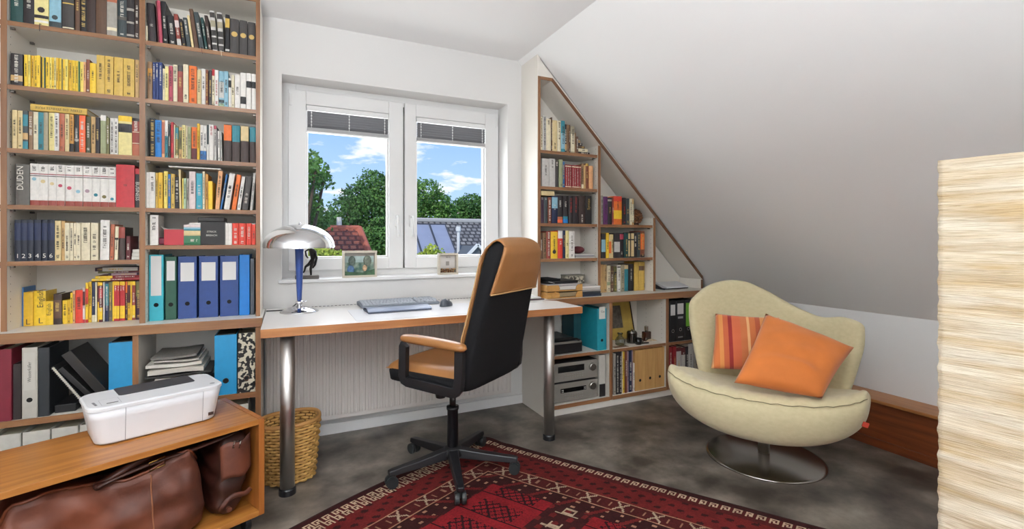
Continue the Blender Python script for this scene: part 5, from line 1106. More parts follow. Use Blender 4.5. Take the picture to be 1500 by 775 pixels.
ladder = xb & (np.abs(np.abs(lx)-.32) < .03) & (np.abs(ly) < .5); img[ladder] = TN*.7
dk = (dist >= .317) & (dist < .40); img[dk] = DK
dots = dk & (np.sin(s_al*95) > .75) & (np.sin(dist*150+1) > .6); img[dots] = TN*.9
dd = dk & (np.sin(s_al*45+dist*30) > .86); img[dd] = RD
fld = dist >= .40
# field: rows of red panels with dark comb trees, separated by patterned cross bands
U = P-.40; V = Q-.40
pan = (V % .50) < .34
img[fld] = DK*1.2
pv = (V % .50); red = fld & pan & (np.abs(pv-.17) < .155); img[red] = FD
ln = red & (np.abs(((U+V*.0) % .155)-.0775) < .0035); img[ln] = BK
tree = red & (pv > .07) & (pv < .27) & ((np.abs(np.sin((U*1.0+pv)*85)) > .92) | (np.abs(np.sin((U-pv)*85)) > .92)) & (((U+.03) % .155) < .11); img[tree] = BK*1.3
cb = fld & ~red; img[cb & (np.sin(U*60)*np.sin(pv*80) > .5)] = RD
img[cb & (np.abs(np.sin(U*30)) > .985) & (np.abs(pv-.42) < .05)] = WH*.6
hook = cb & (np.abs(pv-.42) < .028) & ((U % .12) < .055) & ((np.sin(U*180) > .3) | (np.abs(np.abs(pv-.42)-.024) < .005)); img[hook] = WH*.7
img *= (.70+.28*noise[..., None])*(.84+.26*n2[..., None])
gp = np.linspace(0, RP, NP_+1); gq = np.linspace(0, RQ, NQ+1)
GP, GQ = np.meshgrid(gp, gq, indexing='ij')
wob = .012*np.sin(GP*5.0+.6)*np.exp(-GQ/.3)+.006*np.sin(GQ*9)*np.exp(-GP/.2)
X = RC[0]+GP*E1[0]+(GQ+wob)*E2[0]; Yy = RC[1]+GP*E1[1]+(GQ+wob)*E2[1]
cr_ = np.exp(-((GP/.22)**2+(GQ/.22)**2))
Zr = .009+.0012*np.sin(GP*23)*np.sin(GQ*19)+.010*cr_*np.sin((GP-GQ)*18)**2
vv = np.stack([X, Yy, Zr], -1).reshape(-1, 3)
idx = np.arange((NP_+1)*(NQ+1)).reshape(NP_+1, NQ+1)
ff = np.stack([idx[:-1, :-1], idx[1:, :-1], idx[1:, 1:], idx[:-1, 1:]], -1).reshape(-1, 4)
keep = np.ones(len(ff), bool)
me = bpy.data.meshes.new('pile')
me.vertices.add(len(vv)); me.vertices.foreach_set('co', vv.astype(np.float32).ravel())
me.loops.add(ff.size); me.loops.foreach_set('vertex_index', ff[:, ::1].astype(np.int32).ravel())
me.polygons.add(len(ff)); me.polygons.foreach_set('loop_start', (np.arange(len(ff))*4).astype(np.int32)); me.polygons.foreach_set('loop_total', np.full(len(ff), 4, np.int32))
me.update(calc_edges=True)
ca = me.color_attributes.new('weave', 'FLOAT_COLOR', 'CORNER')
cc = np.ones((len(ff), 4, 4), np.float32); cc[..., :3] = np.clip(img.reshape(-1, 1, 3), 0, 1); ca.data.foreach_set('color', cc.ravel())
me.flip_normals() if me.polygons[0].normal.z < 0 else None
rm = mat('rug_wool', '6e1a1c', .9, spec=.2, bump=.5, bscale=350); at_ = rm.node_tree.nodes.new('ShaderNodeVertexColor'); at_.layer_name = 'weave'
rm.node_tree.links.new(at_.outputs['Color'], rm.node_tree.nodes['Principled BSDF'].inputs['Base Color']); me.materials.append(rm)
rug = thing('persian_rug', 'dark red hand-knotted rug with cream key border under the office chair', 'rug', (0, 0, 0)); link('pile', me, rug)
bnd = [(RC+E1*t, 0) for t in np.linspace(0, RP, 40)]
b = B()
def rpt(pp, qq):
    w_ = .012*math.sin(pp*5.0+.6)*math.exp(-qq/.3)+.006*math.sin(qq*9)*math.exp(-pp/.2)
    c = RC+E1*pp+E2*(qq+w_); return (float(c[0]), float(c[1]), .0055+.010*math.exp(-((pp/.22)**2+(qq/.22)**2))*math.sin((pp-qq)*18)**2)
loop = [rpt(t, 0) for t in np.linspace(0, RP, 90)]+[rpt(RP, t) for t in np.linspace(0, RQ, 60)[1:]]+[rpt(t, RQ) for t in np.linspace(RP, 0, 50)[1:]]+[rpt(0, t) for t in np.linspace(RQ, 0, 120)[1:-1]]
b.tube(loop, .0055, 6, closed=True); b.build('bound_edge', mat('rug_edge', '2c1413', .95), rug, smooth=True)
# ================================================================== OFFICE CHAIR
oc_ = thing('office_chair', 'black and tan leather swivel office chair on five castors at the desk', 'chair', (.735, 2.235, .012), math.radians(35.2))
tanl = mat('tan_leather', '9c6a3c', .36, var=.06, vscale=8, bump=.1, bscale=60, coat=.08); pip = mat('piping_tan', 'c9a06c', .4)
def osec(z, hw, y0, y1, n=24, pw=.42):
    cy = (y0+y1)/2; hd = abs(y1-y0)/2
    return [(hw*math.copysign(abs(math.cos(a))**pw, math.cos(a)), cy+hd*math.copysign(abs(math.sin(a))**pw, math.sin(a)), z) for a in [2*PI*k/n for k in range(n)]]
zs_ = [.478, .50, .60, .70, .80, .90, 1.0, 1.06, 1.10, 1.125, 1.137]
KF = lambda z: interp(z, [.478, .60, .70, .80, .95, 1.08, 1.137], [.195, .205, .215, .24, .268, .285, .325])
KR = lambda z: interp(z, [.478, .49, .60, .70, .85, 1.0, 1.08, 1.12, 1.137], [.245, .255, .278, .30, .335, .378, .396, .392, .355])
HW = lambda z: interp(z, [.478, .60, .70, .85, 1.0, 1.08, 1.12, 1.137], [.225, .236, .236, .222, .198, .182, .160, .12])
B().loft([osec(z, HW(z), -KF(z), -KR(z)) for z in zs_]).build('backrest', black_fab, oc_, smooth=True, sub=1)
def head(u, v):
    s = -1+2*u
    if v < .45: z = .905+(1.118-.905)*(v/.45); hw = HW(z)*.985; return (hw*s, -KR(z)-.0055+.006*abs(s)**6*1.2, z)
    if v < .6:
        t = (v-.45)/.15; z = 1.118+.028*math.sin(PI*t); hw = .165; y = -(KR(1.118)+.004)+(KR(1.118)-KF(1.118)+.008)*t; return (hw*s*(1-.05*math.sin(PI*t)), y, z-.012*abs(s)**4)
    t = (v-.6)/.4; z = 1.118-(1.118-.56)*t; hw = HW(z)*.93; return (hw*s, -KF(z)+.006-.004*abs(s)**6, z)
B().grid(head, 20, 44).build('headrest_cover', tanl, oc_, smooth=True, solid=.007)
for zz in (.905,):
    B().tube([head(u/20, 0)[0:1]+(head(u/20, 0)[1]-.003, head(u/20, 0)[2]) for u in range(21)], .0035, 6).build('piping', pip, oc_, smooth=True)
def sseam(k): z = .56+.5*k/20; return (-HW(z)*.97, -KF(z)+.002, z)
B().tube([sseam(k) for k in range(21)], .003, 6).build('piping', pip, oc_, smooth=True)
# seat
def srect(z, g, r=.07): return [(x, y, z) for x, y, _ in rr_(-.245+g, .245-g, -.245+g, .225-g, r, 0, 6)]
B().loft([srect(.478, .02), srect(.485, .004), srect(.52, 0), srect(.538, .003)]).build('seat_shell', black_fab, oc_, smooth=True)
def seat(u, v):
    x = -.238+.476*u; y = -.235+.452*v; e = min(1, (1-abs(2*u-1))*5)*min(1, (1-abs(2*v-1))*5)
    return (x, y, .536+.040*math.sqrt(max(0, e))-.016*math.sin(PI*v)*math.sin(PI*u)+.012*(1-v)**2*0)
B().grid(seat, 24, 24).build('seat_cushion', tanl, oc_, smooth=True)
for s in (-1, 1):
    xx = s*.256
    path = [(.075, .665), (.082, .655), (.085, .52), (.078, .503), (.06, .497), (-.185, .487), (-.205, .49), (-.22, .505), (-.226, .55), (-.228, .665)]
    b = B(); ring = []
    for k, (y, z) in enumerate(path):
        k0, k1 = max(0, k-1), min(len(path)-1, k+1); d = Vector((path[k1][0]-path[k0][0], path[k1][1]-path[k0][1])).normalized(); nx, nz = -d.y, d.x
        hw_ = .021; ring.append([(xx-.0125, y+nx*hw_, z+nz*hw_), (xx+.0125, y+nx*hw_, z+nz*hw_), (xx+.0125, y-nx*hw_, z-nz*hw_), (xx-.0125, y-nx*hw_, z-nz*hw_)])
    b.loft(ring); ar = b.build('armrest_frame', black_pl, oc_, bevel=.005)
    def pad(u, v):
        a = 2*PI*u; t = -1+2*v; e = (1-abs(t)**5)**.35
        return (xx+.030*e*math.copysign(abs(math.cos(a))**.7, math.cos(a)), -.080+.185*t, .690+.020*e*math.sin(a)+.006*t-.004*t*t)
    B().grid(pad, 20, 20).build('armrest_pad', tanl, ar, smooth=True)
    B().box(xx-s*.03, xx-s*.012, -.15, .02, .47, .50).build('arm_bracket', black_pl, ar)
mech = B().box(-.09, .09, -.13, .10, .445, .479); mech.build('tilt_mechanism', black_pl, oc_, bevel=.01)
B().lathe([(.022, 0), (.024, .012), (.022, .055), (.017, .06)], n=14).build('tension_knob', black_pl, oc_); k = LAST[0]; k.location = (-.12, -.02, .40)
B().lathe([(.016, .22), (.016, .45)], n=20).build('gas_column', black_gloss, oc_, smooth=True); B().lathe([(.028, .085), (.026, .30), (.03, .305), (.03, .32)], n=20).build('column_sleeve', black_pl, oc_, smooth=True)
base = B().lathe([(.05, .075), (.055, .09), (.04, .125)], n=20).build('base_hub', black_pl, oc_, smooth=True)
for k in range(5):
    A = math.radians(186-35.2+72*k); c, s = math.cos(A), math.sin(A)
    def rp(r, t, z): return (c*r-s*t, s*r+c*t, z)
    rings = [[rp(r, -w, z0), rp(r, w, z0), rp(r, w*.8, z1), rp(r, -w*.8, z1)] for r, w, z0, z1 in ((.03, .028, .075, .118), (.16, .023, .064, .100), (.30, .019, .058, .084), (.32, .017, .06, .08))]
    arm = B().loft(rings).build('base_arm', black_pl, base, bevel=.004)
    cst = B()
    for t in (-.015, .015):
        pf = [(.026, -.009), (.0275, 0), (.026, .009)]
        n = 18; rg = [[rp(.305+r*math.cos(2*PI*i/n), t+h_, .0285+r*math.sin(2*PI*i/n)) for i in range(n)] for r, h_ in pf]
        cst.loft(rg)
    cst.tube([rp(.305, 0, .03), rp(.305, 0, .066)], .007, 8); cst.build('caster', mat('caster_grey', '232627', .45), base, smooth=False)
# ================================================================== ARMCHAIR
fabc = mat('cream_upholstery', 'c9bd96', .85, hex2='d0c49e', vscale=40, detail=4, stretch=(1, 1, 1.6), bump=.35, bscale=420, sheen=.25)
ACX, ACY = 2.28, 1.70; ACR = math.radians(-57.3)
ac = thing('armchair', 'cream upholstered lounge chair with asymmetric wing back on steel disc base', 'armchair', (ACX, ACY, 0), ACR)
discm = mat('disc_steel', 'a8a39d', .22, metal=1, bump=.02, bscale=40)
B().lathe([(.285, 0), (.285, .006), (.27, .010), (.10, .020), (.04, .026)], n=64).build('base_plate', discm, ac, smooth=True)
B().lathe([(.028, .02), (.028, .26)], n=24).build('base_column', steel, ac, smooth=True)
def ssec(s):
    a = abs(s); yf = -.475+.135*a**2; zt = .452+.068*a**2.2; zb = .205+.185*a**2.2; yb = .17-.25*a**3
    zp = zt-.06
    pts = [(yf+.075, zb), (yf+.02, zb+.22*(zt-zb)), (yf, zb+.60*(zt-zb)), (yf+.022, zt-.028), (yf+.075, zt), (yf+.15, zt-.018), (yf+.26, zp), (yb, zp-.01), (yb+.03, zp-.07), (yb-.02, max(zb, .25)), ((yf+yb)/2+.03, zb-.0)]
    return pts
N_S = 40; rings = []
for i in range(N_S+1):
    s = -1+2*i/N_S; pts = ssec(s)
    e = max(.16, math.sqrt(max(0, 1-max(0, (abs(s)-.82)/.18)**2.2)))
    cy = sum(p_[0] for p_ in pts)/len(pts); cy = cy*.35+(pts[2][0]+.07)*.65; cz = (pts[0][1]+pts[4][1])/2
    fold = .0085*math.sin(s*44+1.2*math.sin(s*9))*(1-abs(s))**.35
    ring = []
    for k, (y, z) in enumerate(pts):
        y2 = cy+(y-cy)*e; z2 = cz+(z-cz)*e
        if k in (4, 5): z2 += fold
        if k == 3: z2 += fold*.35
        ring.append((.432*math.sin(s*PI/2*.80)/math.sin(PI/2*.80), y2, z2))
    rings.append(ring)
B().loft(rings).build('seat', fabc, ac, smooth=True, sub=2)
B().tube([(r[3][0], r[3][1]-.004, r[3][2]+.001) for r in rings[2:-2]], .0020, 6).build('seat_seam', mat('seam_dark', '7d7458', .8), ac, smooth=True)
HS = [-1, -.85, -.7, -.5, -.3, 0, .3, .6, .85, 1]; HV = [.79, .865, .90, .915, .905, .85, .775, .728, .760, .735]
def back(u, v):
    s = -1+2*u; Hh = interp(s, HS, HV); t = v
    xw = (.385 if s < 0 else .43)*(.72+.28*min(1, t*1.3)**.7)
    y = .215+.105*t-.27*s*s*(.75+.25*t); z = .27+(Hh-.27)*t
    return (xw*s, y, z)
N1, N2, TH = 22, 12, .036
outer = []; 
def nrm(u, v):
    e_ = .01; a = Vector(back(min(1, u+e_), v))-Vector(back(max(0, u-e_), v)); c = Vector(back(u, min(1, v+e_)))-Vector(back(u, max(0, v-e_))); n_ = a.cross(c); n_.normalize(); return n_
vs = []; fs = []
for sg in (1, -1):
    for j in range(N2+1):
        for i in range(N1+1):
            u, v = i/N1, j/N2; f = min(1, (1-abs(2*u-1))*4+.35)*min(1, (1-v)*5+.4); vs.append(tuple(Vector(back(u, v))+nrm(u, v)*TH*sg*(.6+.4*f)))
n0 = (N1+1)*(N2+1); I = lambda i, j: j*(N1+1)+i
for j in range(N2):
    for i in range(N1):
        fs.append((I(i, j), I(i+1, j), I(i+1, j+1), I(i, j+1))); fs.append((n0+I(i, j), n0+I(i, j+1), n0+I(i+1, j+1), n0+I(i+1, j)))
rim = [I(i, 0) for i in range(N1)]+[I(N1, j) for j in range(N2)]+[I(i, N2) for i in range(N1, 0, -1)]+[I(0, j) for j in range(N2, 0, -1)]
for k in range(len(rim)): a, c = rim[k], rim[(k+1) % len(rim)]; fs.append((a, n0+a, n0+c, c))
B().add(vs, fs).build('backrest', fabc, ac, smooth=True, sub=2)
B().box(-.013, .013, -.004, 0, -.010, .012).build('fabric_tag', mat('tag_red', 'c8432f', .6), ac, bevel=.002); LAST[0].location = (rings[-4][1][0]+.004, rings[-4][1][1]-.004, rings[-4][1][2]); LAST[0].rotation_euler = (0, .35, .5)
# cushions
def w3(right, d, z): x, y = cw(right, d); return Vector((x, y, z))
def cushion(name, c4, th, m, label, group, crease=0, nseg=26, seed=0):
    bl, br, tr_, tl = c4; n_ = (br-bl).cross(tl-bl); n_.normalize(); cam_dir = (Vector((0, 0, HC))-bl); n_ = n_ if n_.dot(cam_dir) > 0 else -n_
    cen = (bl+br+tr_+tl)/4; rr = random.Random(seed)
    def P_(u, v, sg):
        p_ = bl*(1-u)*(1-v)+br*u*(1-v)+tr_*u*v+tl*(1-u)*v
        pin = .035*(math.sin(PI*u)*(abs(2*v-1)**4)+math.sin(PI*v)*(abs(2*u-1)**4)); p_ = p_+(cen-p_)*pin*1.2
        bul = (max(0, math.sin(PI*u))*max(0, math.sin(PI*v)))**.42
        cr = crease*(math.exp(-((v-.22-.10*math.sin(u*3.2))/.05)**2)*math.sin(PI*u)-.6*math.exp(-((v-.33-.10*math.sin(u*3.2))/.05)**2)*math.sin(PI*u)-.5*math.exp(-((u-.88+.25*v)/.04)**2)*math.sin(PI*v)) if sg > 0 else 0
        wv = .003*math.sin(u*17+v*9)*bul+.002*math.sin(v*23-u*7)*bul
        return tuple(p_+n_*(sg*th*.5*bul+wv+cr))
    off_ = tuple(cen); b = B(off_)
    b.grid(lambda u, v: P_(u, v, 1), nseg, nseg); b.grid(lambda u, v: P_(u, v, -1), nseg, nseg)
    o = b.build(name, m, smooth=True); o.location = cen
    return tag(o, label, 'cushion', group)
orm = mat('orange_cloth', 'c8702c', .8, var=.06, vscale=10, bump=.2, bscale=300, sheen=.2)
cushion('cushion', [w3(1.03, 2.20, .486), w3(1.332, 2.04, .466), w3(1.60, 2.22, .645), w3(1.305, 2.44, .770)], .15, orm, 'plain orange cushion tilted on one corner in the cream armchair', None, .011)
sm = mat('striped_cloth', 'c8753a', .85, bump=.2, bscale=300, sheen=.2)
c4 = [w3(1.06, 2.53, .462), w3(1.39, 2.40, .47), w3(1.42, 2.52, .735), w3(1.14, 2.66, .735)]
t = sm.node_tree; tcn = t.nodes.new('ShaderNodeTexCoord'); 
dirx = (c4[1]-c4[0]).normalized(); dt = t.nodes.new('ShaderNodeVectorMath'); dt.operation = 'DOT_PRODUCT'; dt.inputs[1].default_value = dirx
t.links.new(tcn.outputs['Object'], dt.inputs[0]); mr = t.nodes.new('ShaderNodeMapRange'); mr.inputs['From Min'].default_value = -.20; mr.inputs['From Max'].default_value = .20; t.links.new(dt.outputs['Value'], mr.inputs['Value'])
rp_ = t.nodes.new('ShaderNodeValToRGB'); rp_.color_ramp.interpolation = 'CONSTANT'; t.links.new(mr.outputs[0], rp_.inputs[0])
st_ = [(0, 'd9a26c'), (.08, 'c8703a'), (.16, 'd08848'), (.21, 'b95a34'), (.27, '8e2420'), (.32, 'c0603a'), (.42, 'b8683a'), (.50, 'dba873'), (.53, 'c06a38'), (.60, 'a8502e'), (.66, 'd08c50'), (.72, '96302a'), (.78, 'c8703a'), (.9, 'd9a26c')]
el = rp_.color_ramp.elements
el[0].position = 0; el[0].color = lin(st_[0][1]); el[1].position = st_[1][0]; el[1].color = lin(st_[1][1])
for ps, c_ in st_[2:]: e_ = el.new(ps); e_.color = lin(c_)
t.links.new(rp_.outputs['Color'], t.nodes['Principled BSDF'].inputs['Base Color'])
cushion('cushion', c4, .11, sm, 'orange and red striped cushion behind the plain orange one', None, .006, seed=4)
# ================================================================== PAPER FLOOR LAMP
pc = cw(.8978*1.22, 1.22); d1 = Vector((*cw(.722, -1.0),)).normalized(); ang = math.atan2(d1.y, d1.x)
plm = bpy.data.materials.new('crinkled_paper'); plm.use_nodes = True; t = plm.node_tree; bsd = t.nodes['Principled BSDF']
tcn = t.nodes.new('ShaderNodeTexCoord'); mp1 = t.nodes.new('ShaderNodeMapping'); mp1.inputs['Scale'].default_value = (2.6, 2.6, 26); mp1.inputs['Rotation'].default_value = (0, math.radians(3), 0); t.links.new(tcn.outputs['Object'], mp1.inputs[0])
nn = t.nodes.new('ShaderNodeTexNoise'); nn.inputs['Scale'].default_value = 1.0; nn.inputs['Detail'].default_value = 3; nn.inputs['Distortion'].default_value = .6; t.links.new(mp1.outputs[0], nn.inputs['Vector'])
rp_ = t.nodes.new('ShaderNodeValToRGB'); rp_.color_ramp.elements[0].position = .34; rp_.color_ramp.elements[1].position = .62; rp_.color_ramp.elements[0].color = lin('c2a87e'); rp_.color_ramp.elements[1].color = lin('e9dfca'); t.links.new(nn.outputs['Fac'], rp_.inputs[0])
mp3 = t.nodes.new('ShaderNodeMapping'); mp3.inputs['Scale'].default_value = (7, 7, 300); mp3.inputs['Rotation'].default_value = (0, math.radians(1.5), 0); t.links.new(tcn.outputs['Object'], mp3.inputs[0])
n3_ = t.nodes.new('ShaderNodeTexNoise'); n3_.inputs['Scale'].default_value = 1.0; n3_.inputs['Detail'].default_value = 4; n3_.inputs['Distortion'].default_value = 2.0; t.links.new(mp3.outputs[0], n3_.inputs['Vector'])
r3_ = t.nodes.new('ShaderNodeValToRGB'); r3_.color_ramp.elements[0].position = .36; r3_.color_ramp.elements[1].position = .52; r3_.color_ramp.elements[0].color = (.62, .55, .44, 1); r3_.color_ramp.elements[1].color = (1, 1, 1, 1); t.links.new(n3_.outputs['Fac'], r3_.inputs[0])
mm_ = t.nodes.new('ShaderNodeMix'); mm_.data_type = 'RGBA'; mm_.blend_type = 'MULTIPLY'; mm_.inputs['Factor'].default_value = .8; t.links.new(rp_.outputs['Color'], mm_.inputs['A']); t.links.new(r3_.outputs['Color'], mm_.inputs['B']); t.links.new(mm_.outputs['Result'], bsd.inputs['Base Color'])
mp2 = t.nodes.new('ShaderNodeMapping'); mp2.inputs['Scale'].default_value = (9, 9, 330); t.links.new(tcn.outputs['Object'], mp2.inputs[0])
n2_ = t.nodes.new('ShaderNodeTexNoise'); n2_.inputs['Scale'].default_value = 1.0; n2_.inputs['Detail'].default_value = 5; n2_.inputs['Distortion'].default_value = 1.2; t.links.new(mp2.outputs[0], n2_.inputs['Vector'])
bp = t.nodes.new('ShaderNodeBump'); bp.inputs['Strength'].default_value = .8; bp.inputs['Distance'].default_value = .003; t.links.new(n2_.outputs['Fac'], bp.inputs['Height']); t.links.new(bp.outputs[0], bsd.inputs['Normal']); bsd.inputs['Roughness'].default_value = .8
pl = thing('paper_floor_lamp', 'tall square floor lamp of crinkled cream paper', 'floor lamp', (pc[0], pc[1], 0), ang)
PW, PH0, PH1 = .36, .05, 1.353
b = B()
def nz(i, j, k): return (.5*math.sin(j*.9+i*.35+k)+math.sin(j*2.3-i*.21+k*2)+math.sin(j*5.1+i*.9))*.0005
for k, (ox, oy, dx, dy, nx, ny) in enumerate(((0, 0, 1, 0, 0, -1), (PW, 0, 0, 1, 1, 0), (PW, PW, -1, 0, 0, 1), (0, PW, 0, -1, -1, 0))):
    NU, NV = 30, 150
    b.grid(lambda u, v: (ox+dx*PW*u+nx*nz(u*NU, v*NV, k)*(math.sin(PI*u)**.3 if 0 < u < 1 else 0)+(.0025*math.sin(v*150*.8)+.002*math.sin(v*150*2.1))*(-1 if (ox+dx*PW*u) < PW/2 else 1)*(1 if u in (0, 1) else 0)*0, oy+dy*PW*u+ny*nz(u*NU, v*NV, k)*(math.sin(PI*u)**.3 if 0 < u < 1 else 0), PH0+(PH1-PH0)*v), NU, NV)
bb = [(x+.0012*math.sin(z*83+y*9)+.0012*math.sin(z*197), y+.0012*math.sin(z*91+x*7), z) for x, y, z in b.v]; b.v = bb
b.build('paper_shade', plm, pl, smooth=True)
B().box(.02, PW-.02, .02, PW-.02, 0, .05).build('base', mat('lamp_base_wood', '8a6a44', .5), pl, bevel=.003)
b = B().tube([(PW/2, PW/2, .05), (PW/2, PW/2, .9)], .008, 8); b.build('stem', steel, pl); B().ball((PW/2, PW/2, .94), .04, 14, 10).build('bulb', mat('bulb_white', 'eeeae0', .3), pl, smooth=True)
# ================================================================== OUTSIDE
GZ = -5.6
struct('ground', B().box(-60, 90, 4.5, 160, GZ-.5, GZ), mat('lawn', '5d7a3a', .9, var=.25, vscale=.6))
def leafmat(n, h1, h2): return mat(n, h1, .6, hex2=h2, vscale=.9, detail=5, ramp=(.35, .7), spec=.3)
bark = mat('bark', '4d3f30', .9, var=.2, vscale=6)
def tree(label, base, blobs, leaf, m, trunk_r=.3, n_per=3.4, seed=1, name='tree', group='trees beyond the window', core=True):
    rg = np.random.default_rng(seed); bx_, by_ = base
    t = thing(name, label, 'tree' if name == 'tree' else 'shrub', (bx_, by_, GZ), 0, group)
    top = max(z for _, _, z, _ in blobs)
    if trunk_r:
        B().tube([(0, 0, 0), (.1, .05, (top-GZ)*.4), (0, .1, (top-GZ)*.75)], [trunk_r, trunk_r*.75, trunk_r*.3], 9).build('trunk', bark, t, smooth=True)
        br = B()
        for (x, y, z, r) in blobs: br.tube([(0, .05, (top-GZ)*.35), (x*.5, y*.5, (z-GZ)*.75), (x, y, z-GZ)], [trunk_r*.35, trunk_r*.22, .03], 6)
        br.build('branches', bark, t, smooth=True)
    V, Fc = [], []; tot = 0
    for (x, y, z, r) in blobs:
        n = int(n_per*14*(r/leaf)**2)
        d = rg.normal(size=(n, 3)); d /= np.linalg.norm(d, axis=1)[:, None]
        lump = 1+.22*np.sin(d[:, 0]*7+seed)*np.sin(d[:, 1]*6+2)*np.sin(d[:, 2]*8+1)
        rad = r*lump*np.clip(rg.normal(.93, .12, n), .3, 1.15); c = np.array([x, y, z-GZ])+d*rad[:, None]*np.array([1, 1, .85])
        a = rg.normal(size=(n, 3))+d*.6; a /= np.linalg.norm(a, axis=1)[:, None]; ref = rg.normal(size=(n, 3)); e1_ = np.cross(a, ref); e1_ /= np.linalg.norm(e1_, axis=1)[:, None]; e2_ = np.cross(a, e1_)
        sz = leaf*rg.uniform(.55, 1.1, n)[:, None]
        q_ = np.stack([c-e1_*sz*.6, c-e2_*sz*.35, c+e1_*sz*.6, c+e2_*sz*.35], 1); V.append(q_.reshape(-1, 3)); tot += n
    V = np.concatenate(V); me = bpy.data.meshes.new('foliage'); me.vertices.add(len(V)); me.vertices.foreach_set('co', V.astype(np.float32).ravel())
    me.loops.add(len(V)); me.loops.foreach_set('vertex_index', np.arange(len(V), dtype=np.int32)); me.polygons.add(tot); me.polygons.foreach_set('loop_start', (np.arange(tot)*4).astype(np.int32)); me.polygons.foreach_set('loop_total', np.full(tot, 4, np.int32))
    me.update(calc_edges=True); me.materials.append(m); o = link('foliage', me, t); o['kind'] = 'stuff'
    return t
lg1 = leafmat('leaf_mid', '3f6e30', '88b052'); lg2 = leafmat('leaf_dark', '345c2c', '6b9648'); lg3 = leafmat('leaf_yellow', '7d9a2c', 'c6cc58')
def pos(u, v, Y): return atY(u, v, Y)
def blobs_at(lst, Y0, base):
    out = []
    for (u, v, rp_px, dy) in lst:
        x, y, z = pos(u, v, Y0+dy); d = x*SY+y*CY; out.append((x-base[0], y-base[1], z, rp_px*d/F_PX))
    return out
def mk(label, u, Y0, lst, leaf, m, seed, **k):
    x, y, _ = pos(u, 350, Y0); tree(label, (x, y), blobs_at(lst, Y0, (x, y)), leaf, m, seed=seed, **k)
mk('loose bright green tree close by, reaching into the left pane', 425, 13, [(446, 262, 26, 0), (462, 250, 20, -.3), (474, 265, 13, 0), (452, 232, 16, .2), (440, 300, 30, .5), (456, 300, 16, 0), (455, 325, 24, .6), (470, 322, 16, .8), (425, 260, 40, 1), (420, 320, 40, 1)], .11, lg1, 3, trunk_r=.25, n_per=2.4)
mk('tall broad dark green tree behind the red roof', 540, 30, [(508, 310, 24, 0), (525, 292, 24, .5), (548, 272, 24, 1), (566, 280, 26, 1), (538, 310, 34, 1), (560, 325, 36, .5), (500, 330, 22, 1), (580, 300, 30, 1), (548, 360, 40, 0), (565, 355, 26, -1)], .19, lg2, 5, trunk_r=.5, n_per=3.2)
mk('leafy green tree rising behind the grey roof beside the sash', 622, 34, [(622, 284, 24, 0), (640, 300, 22, 0), (612, 305, 24, .5), (634, 318, 24, 0), (655, 312, 16, 0), (600, 290, 24, 1)], .20, lg1, 9, trunk_r=.5, n_per=3)
mk('darker leafy tree behind the solar roof near the window edge', 690, 38, [(690, 300, 18, 0), (704, 306, 20, 0), (680, 312, 18, 0), (672, 300, 10, 0), (714, 298, 14, 1), (695, 322, 22, .5), (726, 310, 22, 1), (662, 318, 14, 1)], .20, lg2, 11, trunk_r=.5, n_per=3)
mk('low green treetops beyond the red roof at the left', 480, 42, [(470, 330, 18, 0), (486, 326, 14, 1), (495, 335, 16, 0), (455, 335, 20, 1)], .24, lg1, 13, trunk_r=.4, n_per=2.6)
mk('yellow-green shrub before the red roof', 478, 9.5, [(468, 372, 15, 0), (484, 376, 12, .1), (496, 374, 9, 0), (455, 378, 16, .2)], .07, lg3, 15, trunk_r=.06, name='shrub', group=None, n_per=3)
mk('yellow-green shrub before the grey roof', 628, 9.5, [(618, 378, 10, 0), (632, 366, 9, 0), (640, 376, 12, .2), (626, 374, 9, 0)], .07, lg3, 17, trunk_r=.06, name='shrub', group=None, n_per=3)
# red tiled hip roof
def tiled(name, h1, h2, mort, sc, bw_, rh):
    m = mat(name, h1, .75); t = m.node_tree; c = t.nodes.new('ShaderNodeTexCoord'); br = t.nodes.new('ShaderNodeTexBrick'); br.inputs['Color1'].default_value = lin(h1); br.inputs['Color2'].default_value = lin(h2); br.inputs['Mortar'].default_value = lin(mort)
    br.inputs['Scale'].default_value = sc; br.inputs['Mortar Size'].default_value = .035; br.inputs['Brick Width'].default_value = bw_; br.inputs['Row Height'].default_value = rh; t.links.new(c.outputs['UV'], br.inputs['Vector'])
    t.links.new(br.outputs['Color'], t.nodes['Principled BSDF'].inputs['Base Color']); bp = t.nodes.new('ShaderNodeBump'); bp.inputs['Distance'].default_value = .05; t.links.new(br.outputs['Fac'], bp.inputs['Height']); bp.invert = True; t.links.new(bp.outputs[0], t.nodes['Principled BSDF'].inputs['Normal'])
    return m
def uvplane(o, ux, uy):
    me = o.data; uv = me.uv_layers.new(name='UVMap')
    for l in me.loops: v = me.vertices[l.vertex_index].co; uv.data[l.index].uv = (v.dot(Vector(ux)), v.dot(Vector(uy)))
redt = tiled('red_tiles', 'a4513a', 'b8674a', '6d3426', 1, .22, .22); greyt = tiled('grey_tiles', '6d6b6c', '8d8a88', '3f3d3e', 1, .22, .20)
hs_ = thing('red_roof_house', 'house with red tiled hip roof and a small chimney', 'house', (0, 16, GZ)); ho = (0, 16, GZ)
rx0 = pos(440, 350, 15)[0]; rx1, _, rz = pos(526, 335, 15.5); ex, ey, ez = pos(556, 378, 12.2)
rz0 = rz; ez = -.25
ev = [(rx0-6, 15.5, rz0), (rx1, 15.5, rz0), (rx0-6, 11.5, ez-1.2), (ex+.5, 11.5, ez-1.2), (ex+.9, 18.5, ez-1.2), (rx0-6, 18.5, ez-1.2)]
o = B(ho).add([ev[0], ev[1], ev[3], ev[2]], [(0, 1, 2, 3)]).build('roof_front', redt, hs_, solid=.08); uvplane(o, (1, 0, 0), (0, .7, .7))
